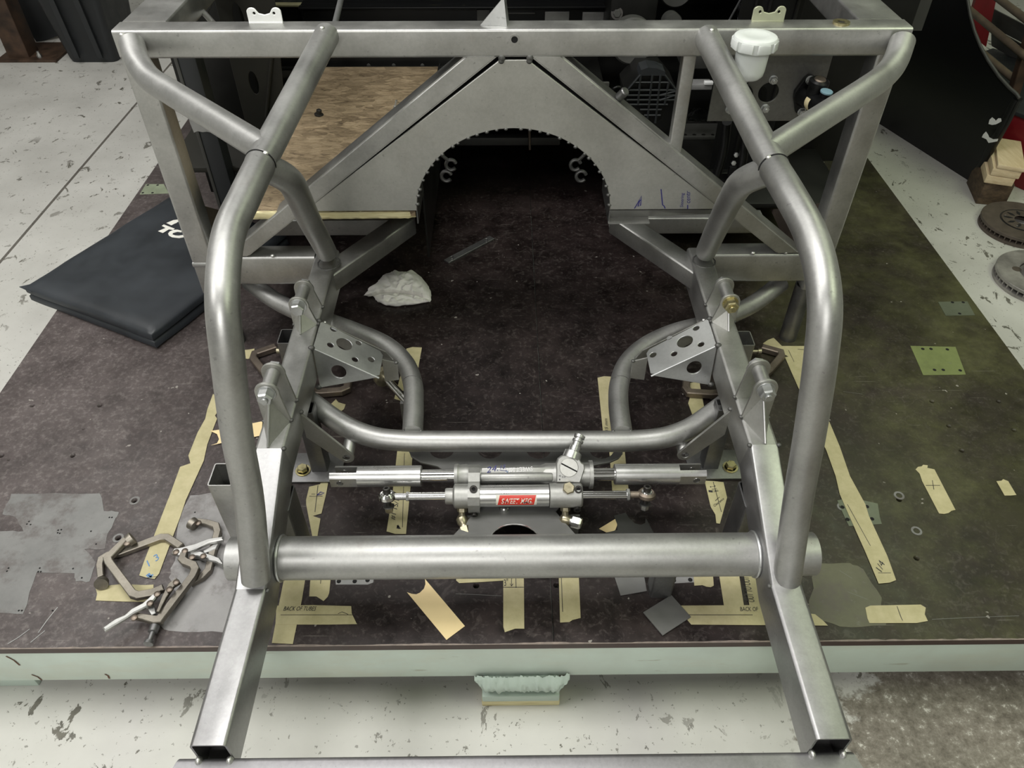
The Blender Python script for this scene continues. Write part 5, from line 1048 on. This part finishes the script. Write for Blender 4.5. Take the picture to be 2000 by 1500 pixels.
# cowl beam with sheet patches above the top tube
xa, xb = ond(845, 25, 2.45).x, ond(1190, 25, 2.45).x
cw = cb_box('cowl_beam', xa-0.4, xb, 2.45, 2.52, 0.40, 0.492, 'black_paint', 0.006)
cb_box('cowl_flange', xa-0.4, xb, 2.425, 2.452, 0.486, 0.492, 'black_paint', 0.002)
for q, mt_ in (((1064, 22, 1112, 40), 'patch_grey'), ((1137, 23, 1184, 40), 'patch_grey'), ((932, 18, 956, 40), 'body_grey'), ((993, 24, 1045, 27), 'body_grey'), ((848, 17, 900, 19), 'body_grey')):
    a, b_ = ond(q[0], q[3], 2.449), ond(q[2], q[1], 2.449); bevel_box('sheet_patch', a.x, b_.x, 2.4455, 2.4505, a.z, b_.z, mt_, cw, 0.001)
for px in (906, 1074, 1109): lathe('cowl_bolt', [(0, 0.006), (0.003, 0.005), (0.004, 0)], ond(px, 13, 2.44), (0, -0.3, 1), 'black_screw', cw, 10)
a, b_ = ond(1190, 44, 2.30), ond(1286, 2, 2.30); hb_ = bevel_box('heater_box', a.x, b_.x, 2.30, 2.46, a.z-0.05, b_.z+0.06, 'body_black', cbd, 0.006)
mesh('box_bolt', *hex_s(ond(1205, 26, 2.299), (0, -1, 0.2), 0.020, 0.008), 'body_grey', hb_); mesh('box_bolt_washer', *cyl_s(ond(1205, 26, 2.2995), ond(1205, 26, 2.297), 0.017, 18), 'black_screw', hb_)
def disc(px, py, d, r, mat, name='blower_can'):
    c = ond(px, py, d); return lathe(name, [(0, 0), (0, r*0.92), (0.006, r), (0.05, r), (0.05, 0)], c, (0, 1, -0.15), mat, cbd, 40)
disc(1237, 82, 2.05, 0.058, 'body_grey'); disc(1322, -22, 2.40, 0.052, 'body_grey'); disc(1315, 46, 2.2, 0.026, 'body_grey', 'round_plug')
mesh('cowl_rod', *cyl_s(onz(1424, 40, 0.55), onz(1448, -4, 0.55), 0.0028, 8), 'zinc', cbd); mesh('cowl_rod', *cyl_s(onz(1562, 40, 0.50), onz(1563, -4, 0.50), 0.0022, 8), 'body_grey', cbd)
wv, wf = [], []
for i in range(25):
    for j in range(7):
        q = ond(1440+i*4.3, 6+j*6, 2.35); wv.append((q.x, q.y+0.02*noise.noise((i*0.5, j*0.6, 3)), q.z))
for i in range(24):
    for j in range(6): k = i*7+j; wf.append((k, k+1, k+8, k+7))
mesh('sound_pad', wv, wf, 'black_paint', cbd, 180)
# windscreen frame edge on the left
wt = thing('windscreen', ond(690, 10, 2.62), 'laminated windscreen with pale olive edge trim inside the body, left', 'windscreen')
L0, R0 = ond(527, 9, 2.62), ond(838, 10, 2.62); upd = Vector((0, 0.82, 0.57))
def strip(a, b_, r_): return mesh('edge_trim', *pipe_s([a, a.lerp(b_, 0.5), b_], r_, 8), 'tan_trim', wt)
strip(L0, R0, 0.007); strip(L0, L0+upd*0.5+Vector((-0.03, 0, 0)), 0.007); strip(R0, R0+upd*0.5+Vector((0.03, 0, 0)), 0.007)
mesh('glass_pane', *prism_s([L0, R0, R0+upd*0.5+Vector((0.03, 0, 0)), L0+upd*0.5+Vector((-0.03, 0, 0))], 0.005, Vector((0, -0.57, 0.82))), 'glass_dark', wt, 0)
# right-hand footwell: shelf, light flange, ridge, panels, pedals
a, b_ = ond(1345, 135, 2.25), ond(1400, 112, 2.25); cb_box('footwell_shelf', a.x-0.02, a.x+0.30, 2.25, 2.35, a.z-T, b_.z-T+0.02, 'body_grey')
a, b_ = ond(1342, 176, 2.10), ond(1392, 165, 2.10); cb_box('duct_flange', a.x, b_.x, 2.10, 2.14, a.z-T, b_.z-T, 'patch_light', 0.002); cb_box('duct_tab', a.x+0.045, b_.x, 2.096, 2.11, b_.z-T, b_.z-T+0.008, 'white_paint', 0.001)
r_ = cb_box('floor_ridge', ond(1322, 262, 2.19).x, ond(1480, 262, 2.19).x, 2.15, 2.24, 0.199, 0.212, 'body_grey')
for px in (1338, 1356, 1374, 1392, 1408): lathe('spot_weld', [(0, 0.006), (0.001, 0.004), (0.0012, 0)], onz(px, 263, 0.2122), (0, 0, 1), 'body_black', r_, 10)
plate('footwell_side', [(0.560, T+0.14), (0.715, T+0.14), (0.715, T+0.74), (0.560, T+0.74)], [[(x, T+z) for x, z in circ(0.66, 0.40, 0.016, 14, 0.035)]], 0.003, XZ(1.97), 'black_paint', cbd, 0.0006)
for x in (0.588, 0.622, 0.690): mesh('side_rib', *cyl_s(V(x, 1.966, 0.15), V(x+0.01, 1.966, 0.73), 0.0045, 10), 'body_black', cbd)
for p0, p1, p2 in (((1420, 238, 1.66), (1412, 300, 1.70), (1396, 352, 1.72)), ((1458, 250, 1.64), (1452, 305, 1.68), (1445, 340, 1.70))):
    q = pipe('pedal_arm', [ond(*p0), ond(*p1), ond(*p2)], 0.011, 'black_paint', cbd, 6, 10); e = ond(*p2); bevel_box('pedal_pad', e.x-0.03, e.x+0.03, e.y-0.006, e.y+0.006, e.z-0.022, e.z+0.022, 'black_paint', q, 0.003)
for q in ((1432, 318, 1.69), (1437, 302, 1.69)): lathe('pedal_bolt', [(0, 0.006), (0.006, 0.006), (0.007, 0)], ond(*q), (0, -1, 0.3), 'zinc', cbd, 6)
cb_box('tunnel_crossmember', -0.20, 0.15, 2.17, 2.20, 0.175, 0.200, 'body_grey')
mesh('hanger_rod', *cyl_s(ond(1034, 255, 2.16), ond(1035, 292, 2.16), 0.004, 10), 'steel_brown', cbd)
for s, c_ in ((-1, ((881, 322), (872, 344))), (1, ((1124, 322), (1135, 344)))):
    h_ = thing('hanger_loops', ond(*c_[0], 1.60), ('left' if s < 0 else 'right')+'-hand pair of grey hanger loops showing inside the arch', 'hanger', 'hanger loops inside the arch')
    for x, y in c_: q = ond(x, y, 1.60); mesh('loop', *pipe_s([q+Vector((0.0115*math.cos(t), 0, 0.0125*math.sin(t))) for t in [0.3+k*0.33 for k in range(17)]], 0.0042, 10), 'steel_dark', h_)
    e = ond(*c_[0], 1.60); mesh('loop_stalk', *cyl_s(e+Vector((s*0.005, 0, 0.01)), V(s*0.185, 1.592, 0.46), 0.004, 8), 'steel_dark', h_)

# ribbed gear casing in the right of the tunnel
DG = 1.93; gf = lambda x, y, o_=0: ond(x, y, DG-o_)
gh = thing('gear_casing', gf(1270, 240), 'dark ribbed gear casing seen above the right diagonal tube', 'casing')
oc = [(1220, 180), (1251, 146), (1298, 146), (1322, 176), (1322, 200), (1303, 204), (1292, 232), (1278, 241), (1262, 236), (1242, 206), (1222, 203)]
mesh('casing_body', *prism_s([gf(*q) for q in oc], 0.12, Vector((0, 1, 0))), 'body_black', gh, 0)
mesh('casing_cap', *prism_s([gf(1248, 148, 0.006), gf(1252, 137, 0.006), (gf(1266, 132, 0.006)), gf(1284, 134, 0.006), gf(1299, 140, 0.006), gf(1300, 148, 0.006)], 0.05, Vector((0, 1, 0))), 'bin_plastic', gh, 0)
def grib(a, b_, r_=0.0028): A, B = gf(*a, 0.006), gf(*b_, 0.006); mesh('rib', *pipe_s([A, A.lerp(B, 0.5), B], r_, 6), 'bin_plastic', gh)
for y, x0, x1 in ((161, 1236, 1311), (176, 1222, 1320), (186, 1222, 1320), (195, 1224, 1320), (204, 1226, 1304), (214, 1250, 1292), (225, 1258, 1290)): grib((x0, y), (x1, y))
for a, b_ in (((1251, 146), (1246, 204)), ((1274, 146), (1264, 236)), ((1290, 146), (1280, 240)), ((1306, 160), (1298, 204)), ((1222, 180), (1251, 146)), ((1298, 146), (1322, 178)), ((1290, 186), (1320, 178)), ((1288, 196), (1318, 186))): grib(a, b_, 0.0032)
pipe('casing_hose', [gf(1222, 182, 0.01), gf(1208, 170, 0.02), gf(1198, 174, 0.02), gf(1196, 184, 0.0)], 0.004, 'black_paint', gh, 6, 8)
cb_box('tunnel_shield', ond(1162, 170, 1.9).x, ond(1190, 170, 1.9).x, 1.90, 1.91, 0.30, 0.475, 'body_grey')

# pedal plate with two master cylinders
DP = 1.502; pz_ = lambda x, y: ond(x, y, DP)
bl, tr = pz_(1381, 237), pz_(1627, 108); zt2 = T+0.704
hm = pz_(1501, 181); pp_ = plate('cylinder_plate', [(bl.x, bl.z), (tr.x, bl.z), (tr.x, zt2), (bl.x, zt2)], [circ(hm.x, hm.z, 0.0205, 28)], 0.004, XZ(DP+0.002), 'steel_dull', ch, 0.0006)
for q in ((1510, 155), (1494, 211), (1425, 213)):
    hexnut(pz_(*q), (0, -1, 0), 0.0135, 0.008, 'zinc', pp_, 'nut', 0.003)
mc = thing('master_cylinder', pz_(1448, 190), 'master cylinder with a white translucent screw-cap fluid reservoir in front of the right brace tubes', 'master cylinder')
c = ond(1476, 74, 1.368); c.z -= 0.004
lathe('reservoir', [(-0.066, 0), (-0.066, 0.012), (-0.064, 0.021), (-0.058, 0.0262), (-0.050, 0.0275), (-0.014, 0.0292), (-0.004, 0.0292), (-0.004, 0)], c, (0, 0, 1), 'milk_plastic', mc, 40)
lathe('reservoir_neck', [(-0.086, 0), (-0.086, 0.006), (-0.074, 0.0065), (-0.066, 0.013), (-0.066, 0)], c+Vector((-0.006, 0, 0)), (0, 0, 1), 'milk_plastic', mc, 20)
cap = lathe('screw_cap', [(-0.0135, 0), (-0.0135, 0.0365), (0.004, 0.0385), (0.0075, 0.0365), (0.009, 0.033), (0.0095, 0.020), (0.0085, 0.017), (0.0085, 0)], c, (0, 0, 1), 'milk_plastic', mc, 40)
for k in range(8):
    a = k*math.pi/4+0.2; d = Vector((math.cos(a), math.sin(a), 0)); t_ = Vector((-d.y, d.x, 0)); m4 = basis(c+d*0.0370, t_, (0, 0, 1)); bevel_box('cap_grip', -0.011, 0.011, -0.0120, 0.0035, -0.002, 0.0022, 'milk_plastic', cap, 0.001, 2, m4)
b0 = pz_(1446, 186); lathe('cylinder_body', [(0, 0), (0, 0.024), (0.006, 0.024), (0.007, 0.0155), (0.13, 0.0150), (0.15, 0.0125), (0.15, 0)], b0, Vector((0, -1, 0.05)), 'black_paint', mc, 28)
lathe('filler_boss', [(0, 0), (0, 0.011), (0.03, 0.011), (0.045, 0.0075), (0.06, 0.0075), (0.06, 0)], Vector((c.x-0.004, c.y, c.z-0.128)), (0, 0, 1), 'black_paint', mc, 18)
m2_ = thing('master_cylinder', pz_(1573, 188), 'black master cylinder with a blue port cap and cream paint mark bolted to the plate', 'master cylinder')
fl2 = [(x, z) for x, z in [(pz_(*q).x, pz_(*q).z) for q in [(1569, 150), (1578, 143), (1588, 146), (1590, 160), (1585, 185), (1574, 215), (1562, 222), (1552, 216), (1548, 188), (1550, 176)]]]
plate('mount_flange', fl2, [], 0.010, XZ(DP-0.0055), 'black_paint', m2_, 0.0015)
b0 = pz_(1570, 184); ax_ = Vector((0.10, -1, 0.12)).normalized()
mb = MB(); mb.add(lathe_s([(0, 0), (0, 0.021), (0.012, 0.0185), (0.075, 0.0165), (0.10, 0.0145), (0.10, 0)], b0-Vector((0, 0.008, 0)), ax_, 28)); mb.build('cylinder_body', 'black_paint', m2_)
c2 = b0+ax_*0.040; zc2 = Vector((0.06, -0.1, 1)).normalized(); lathe('inlet_boss', [(0, 0), (0, 0.0165), (0.030, 0.0165), (0.031, 0.0195), (0.040, 0.0195), (0.043, 0.015), (0.0425, 0.012), (0.0425, 0)], c2, zc2, 'black_paint', m2_, 28)
lathe('rubber_seal', [(0.0425, 0), (0.0425, 0.0115), (0.045, 0.010), (0.0455, 0)], c2, zc2, 'steel_brown', m2_, 24)
c3 = b0+ax_*0.072+Vector((0.004, 0, 0)); lathe('outlet_port', [(0, 0), (0, 0.0105), (0.026, 0.0105), (0.026, 0)], c3, zc2, 'black_paint', m2_, 22); lathe('port_cap', [(0.026, 0), (0.026, 0.0118), (0.0285, 0.0118), (0.0295, 0.0095), (0.0295, 0)], c3, zc2, 'cap_blue', m2_, 22)['label'] = 'blue plastic port cap'
P_ = []
for k in range(9):
    t_ = math.radians(150+k*12); u_ = frame_of(ax_); P_.append(b0+ax_*0.058+(Vector((math.cos(t_), 0, math.sin(-t_+math.pi))))*0.0195)
vs = []
for p in P_: vs += [p-ax_*0.009, p+ax_*0.009]
mesh('paint_mark', vs, [(2*k, 2*k+1, 2*k+3, 2*k+2) for k in range(8)], 'cream', m2_, 60)
for q in ((1579, 152), (1563, 214)): hexnut(pz_(*q)-Vector((0, 0.0105, 0)), (0, -1, 0), 0.0135, 0.008, 'zinc', m2_, 'nut', 0.003)
# crumpled clear bag on the footwell floor
bv, bf = [], []; q0 = onz(1366, 228, 0.205); n_ = 16
for i in range(n_):
    for j in range(n_):
        u, v = i/(n_-1)-0.5, j/(n_-1)-0.5; h = max(0, 0.5-math.hypot(u, v)); bv.append((q0.x+u*0.085, q0.y+v*0.09, q0.z+0.002+h*0.05+0.012*abs(noise.noise((u*9, v*9, 1)))))
for i in range(n_-1):
    for j in range(n_-1): k = i*n_+j; bf.append((k, k+1, k+n_+1, k+n_))
tag(mesh('plastic_bag', bv, bf, 'clear_film', None, 180), 'small crumpled clear plastic bag on the dark footwell floor', 'bag')

# ============================================================ beside the table, right: fender, blocks, rotors, cabinet, rack
fq0, fu = Vector((1.690, 2.575, 0)), Vector((-0.14, 0.425, 0)).normalized(); fnn = Vector((-fu.y, fu.x, 0)); 
if fnn.x > 0: fnn = -fnn
def fend(px, py, out=0.0):
    z = 0.3
    for _ in range(6): p = onp(px, py, fq0+fnn*(out-0.10*((z-0.42)/0.42)**2), fnn); z = p.z
    return p
def interp(tab, y):
    for (y0, x0), (y1, x1) in zip(tab, tab[1:]):
        if y <= y1: return x0+(x1-x0)*(y-y0)/(y1-y0)
    return tab[-1][1]
Rb = [(-45, 1887), (0, 1890), (30, 1895), (60, 1903), (90, 1915), (118, 1930), (150, 1952), (172, 1972), (184, 1986), (192, 1991), (200, 1986), (240, 1966), (300, 1932), (340, 1912), (366, 1894), (376, 1886)]
Lb = [(-45, 1700), (255, 1700), (276, 1726), (300, 1760), (330, 1802), (355, 1838), (372, 1866), (376, 1874)]
rows = [-45, -20, 0, 20, 40, 60, 80, 100, 118, 135, 150, 162, 172, 180, 186, 192, 196, 200, 215, 240, 255, 276, 300, 320, 340, 355, 366, 376]
vs, fs, NC = [], [], 14
for off in (0, -0.006):
    for y in rows:
        xl, xr = interp(Lb, y), interp(Rb, y)
        for i in range(NC+1): vs.append(fend(xl+(xr-xl)*i/NC, y, off))
m_ = len(rows)*(NC+1)
for j in range(len(rows)-1):
    for i in range(NC): k = j*(NC+1)+i; fs += [(k, k+1, k+NC+2, k+NC+1), (m_+k, m_+k+NC+1, m_+k+NC+2, m_+k+1)]
bd = [i for i in range(NC+1)]+[j*(NC+1)+NC for j in range(1, len(rows))]+[(len(rows)-1)*(NC+1)+i for i in range(NC-1, -1, -1)]+[j*(NC+1) for j in range(len(rows)-2, 0, -1)]
for a, b_ in zip(bd, bd[1:]+bd[:1]): fs.append((a, b_, m_+b_, m_+a))
ft = thing('car_fender', (1.69, 2.575, 0), 'loose black car fender with chipped corner standing on the floor right of the table', 'fender')
mesh('fender_skin', vs, fs, 'black_paint', ft, 60)
mesh('arch_lip', *pipe_s([fend(x, y, 0.004) for y, x in Rb[:10]], 0.0055, 8), 'body_grey', ft, 60)
mesh('rolled_end', *pipe_s(smooth_path([fend(x-3, y, -0.012) for y, x in Rb[9:15]], 4), 0.016, 12), 'black_paint', ft, 60)
for pxs in ([(1931, 242), (1933, 234), (1938, 229), (1943, 233), (1945, 236), (1950, 231), (1955, 231), (1956, 237), (1951, 240), (1945, 243), (1938, 244)], [(1918, 268), (1921, 262), (1926, 257), (1930, 263), (1932, 268), (1940, 272), (1950, 271), (1948, 276), (1938, 278), (1931, 279), (1927, 272)]):
    P_ = [fend(x, y, 0.022) for x, y in pxs]; mesh('paint_chip', *prism_s(P_, 0.001, fnn), 'white_paint', ft, 0)
wb = onf(1908, 400)
wp = onf(1921, 357, 0.0885)
def block(label, p, z0, z1, w_, d_, mat, ang):
    M = Matrix.Translation((p.x, p.y, 0)) @ Matrix.Rotation(ang, 4, 'Z'); o = bevel_box('wood_block', 0, w_, 0, d_, z0, z1, mat, None, 0.003, 2, M); return tag(o, label, 'wood block', 'wood blocks stacked under the fender')
block('dark weathered timber block at the bottom of the stack under the black fender', onf(1905, 398), 0.0, 0.088, 0.100, 0.16, 'wood_dark', -0.22)
block('pale plank resting directly on the dark block under the fender', wp, 0.0885, 0.120, 0.093, 0.21, 'wood_light', -0.34)
block('pale plank in the middle of the stack under the fender', wp+Vector((0.007, -0.004, 0)), 0.1205, 0.150, 0.093, 0.21, 'wood_light', -0.36)
block('thin pale plank topmost of the stack under the fender', wp+Vector((0.014, -0.010, 0)), 0.1505, 0.166, 0.088, 0.23, 'wood_light', -0.40)
def rotor(px, py, r, mat, label, slots, vent):
    c = onf(px, py, 0.034); c.z = 0; t = thing('brake_rotor', c, label, 'brake rotor', 'brake rotors on the floor')
    lathe('friction_ring', [(0.023, r*0.52), (0.023, r-0.001), (0.024, r), (0.033, r), (0.034, r-0.001), (0.034, r*0.52), (0.023, r*0.52)], c, (0, 0, 1), mat, t, 64); lathe('lower_ring', [(0.0, r*0.52), (0.0, r), (0.010, r), (0.010, r*0.52), (0, r*0.52)], c, (0, 0, 1), mat, t, 64)
    vn = MB()
    for k in range(44):
        a = 2*math.pi*k/44; M = Matrix.Translation(c) @ Matrix.Rotation(a, 4, 'Z'); vn.add(boxs(r*0.55, r-0.003, -0.002, 0.002, 0.0098, 0.0232, M))
    o = vn.build('vanes', mat, t, 0); o['kind'] = 'stuff'
    lathe('hat', [(0.026, r*0.53), (0.026, 0.05), (0.0355, 0.068) if not vent else (0.060, 0.066), (0.036, 0.028) if not vent else (0.062, 0.060), (0.036 if not vent else 0.062, 0.028)], c, (0, 0, 1), mat, t, 48)
    if slots:
        for k in range(10):
            a = 2*math.pi*k/10+0.2; d = Vector((math.cos(a), math.sin(a), 0)); s_ = Vector((-d.y, d.x, 0)); z = Vector((0, 0, 0.0372)); mesh('lightening_slot', [c+d*0.030+z, c+d*0.046+s_*0.006+z, c+d*0.064+z, c+d*0.046-s_*0.006+z], [(0, 1, 2, 3)], 'void', t, 0)
        mesh('hat_groove', *pipe_s([c+Vector((0.072*math.cos(q), 0.072*math.sin(q), 0.0345)) for q in [k*math.pi/24 for k in range(49)]], 0.0016, 6), 'void', t)
        for a in (2.6, 3.9): p = c+Vector((0.058*math.cos(a), 0.058*math.sin(a), 0.037)); cyl('bright_speck', p, p+Vector((0, 0, 0.002)), 0.003, 'zinc', t, 10)
    else:
        for k in range(5): a = 2*math.pi*k/5+2.75; p = c+Vector((0.080*math.cos(a), 0.080*math.sin(a), 0.0342)); cyl('stain_spot', p, p+Vector((0, 0, 0.0006)), 0.014, 'rotor_brown', t, 16)
rotor(1998, 431, 0.133, 'rotor_brown', 'brown rusty vented brake rotor with slotted hat on the floor by the wood blocks', True, False)
rotor(2040, 536, 0.140, 'rotor_grey', 'grey brake rotor with open cooling vanes on the floor, nearest to the table', False, True)
p = onf(2012, 378); M = Matrix.Translation(p) @ Matrix.Rotation(0.55, 4, 'Z')
rc = thing('red_cabinet', p, 'dark red cabinet with a wooden edge strip behind the brake rotors', 'cabinet')
bevel_box('cabinet_body', 0.0, 0.5, 0.0, 0.6, 0.0, 0.24, 'red_paint', rc, 0.003, 2, M); bevel_box('edge_strip', -0.012, 0.5, -0.014, 0.0, 0.215, 0.245, 'wood_light', rc, 0.002, 2, M); bevel_box('cabinet_top', -0.012, 0.5, 0.0, 0.6, 0.241, 0.256, 'bin_plastic', rc, 0.002, 2, M)
rkk = thing('storage_rack', onf(1975, 250), 'rusty storage rack with wooden rails behind the fender arch', 'rack')
for a, b_ in (((1938, -12, 3.15), (2012, 44, 2.75)), ((1892, 18, 3.2), (2012, 118, 2.70)), ((1895, 84, 3.2), (1982, 156, 2.80))): mesh('rail', *cyl_s(ond(*a), ond(*b_), 0.013, 12), 'rail_wood', rkk)
a, b_ = ond(2004, 100, 2.78), ond(1980, 180, 2.78); mesh('rack_post', *box_tube_s(a+(a-b_)*2, b_+(b_-a)*1.2, 0.035, 0.035), 'column_rust', rkk, 30)
mesh('red_board', *prism_s([ond(1912, -20, 3.25), ond(1950, -20, 3.25), ond(1926, 92, 3.25), ond(1888, 60, 3.25)], 0.02, Vector((0, 1, 0))), 'red_paint', rkk, 0)
for k in range(4):
    a = [ond(1925+k*12, 10+k*44, 3.30), ond(2080, 90+k*44, 3.0), ond(2080, 128+k*44, 3.0), ond(1925+k*12, 46+k*44, 3.30)]; mesh('back_board', *prism_s(a, 0.015, Vector((0.3, 1, 0))), 'body_grey', rkk, 0)
lp = thing('trim_board', onf(1800, 120), 'dark narrow panel leaning behind the right top corner of the frame', 'panel')
mesh('panel_board', *prism_s([ond(1826, -14, 2.35), ond(1792, -14, 2.35), ond(1768, 60, 2.35), ond(1800, 60, 2.35)], 0.02, Vector((0, 1, 0))), 'body_grey', lp, 0)

# ============================================================ far left: bin, column, canister
bt = thing('plastic_bin', onf(180, 130), 'dark grey plastic bin standing on the floor beyond the left top corner of the frame', 'bin')
def binring(z, k, g):
    c = onf(187, 122); w2, d2 = 0.125*k, 0.16*k; c = Vector((c.x-0.01, c.y+0.15, 0)); return [Vector((c.x+x, c.y+y, z)) for x, y in rrect(2*(w2+g), 2*(d2+g), 0.03)]
vs, fs = [], []; prof = [(0.0, 0.92, 0), (0.02, 0.96, 0), (0.45, 1.28, 0), (0.47, 1.28, 0.02), (0.50, 1.28, 0.02), (0.50, 1.27, 0.0), (0.05, 0.95, 0)]
for z, k, g in prof: vs += binring(z, k, g)
k = len(vs)//len(prof)
for l in range(len(prof)-1):
    for i in range(k): fs.append((l*k+i, l*k+(i+1) % k, (l+1)*k+(i+1) % k, (l+1)*k+i))
fs += [tuple(range(k))[::-1], tuple(range((len(prof)-1)*k, len(prof)*k))]; mesh('bin_shell', vs, fs, 'bin_plastic', bt, 40)
c = onf(187, 122); 
for x in (-0.06, 0.055): mesh('bin_rib', *prism_s([Vector((c.x-0.01+x+q, c.y+0.15-0.165*0.97-0.002-0.115*z, z)) for q, z in ((-0.012, 0.03), (0.012, 0.03), (0.014, 0.42), (-0.014, 0.42))], 0.012, Vector((0, -1, 0))), 'bin_plastic', bt, 0)
p = onf(38, 118); cl = thing('steel_column', p, 'rust brown steel column with a bolted base plate at the far left', 'column')
mesh('column_shaft', *box_tube_s(Vector((p.x, p.y+0.06, 0.012)), Vector((p.x, p.y+0.06, CEIL-0.002)), 0.105, 0.11, up=(0, 1, 0)), 'column_rust', cl, 30)
bevel_box('base_plate', p.x-0.10, p.x+0.20, p.y-0.03, p.y+0.22, 0.0, 0.012, 'column_rust', cl, 0.002)
q = onf(78, 112, 0.012); lathe('anchor_bolt', [(0, 0), (0, 0.012), (0.012, 0.012), (0.02, 0.007), (0.03, 0.007), (0.03, 0)], q, (0, 0, 1), 'steel', cl, 6)
p = onf(62, 72); t = thing('red_canister', p, 'dark red canister on the floor between the column and the plastic bin', 'canister')
lathe('canister_body', [(0, 0), (0, 0.075), (0.01, 0.08), (0.30, 0.08), (0.34, 0.06), (0.36, 0.03), (0.36, 0)], p+Vector((0.02, 0.08, 0)), (0, 0, 1), 'red_paint', t, 28)
lathe('canister_neck', [(0.36, 0), (0.36, 0.02), (0.40, 0.02), (0.40, 0)], p+Vector((0.02, 0.08, 0)), (0, 0, 1), 'black_screw', t, 16)
p = onf(104, 78); M = Matrix.Translation(p) @ Matrix.Rotation(0.35, 4, 'Z') @ Matrix.Rotation(-0.22, 4, 'Y')
tag(bevel_box('dark_sheet', -0.08, 0.07, 0.0, 0.016, 0.01, 0.55, 'bin_plastic', None, 0.003, 2, M), 'dark sheet leaning against the plastic bin', 'sheet')
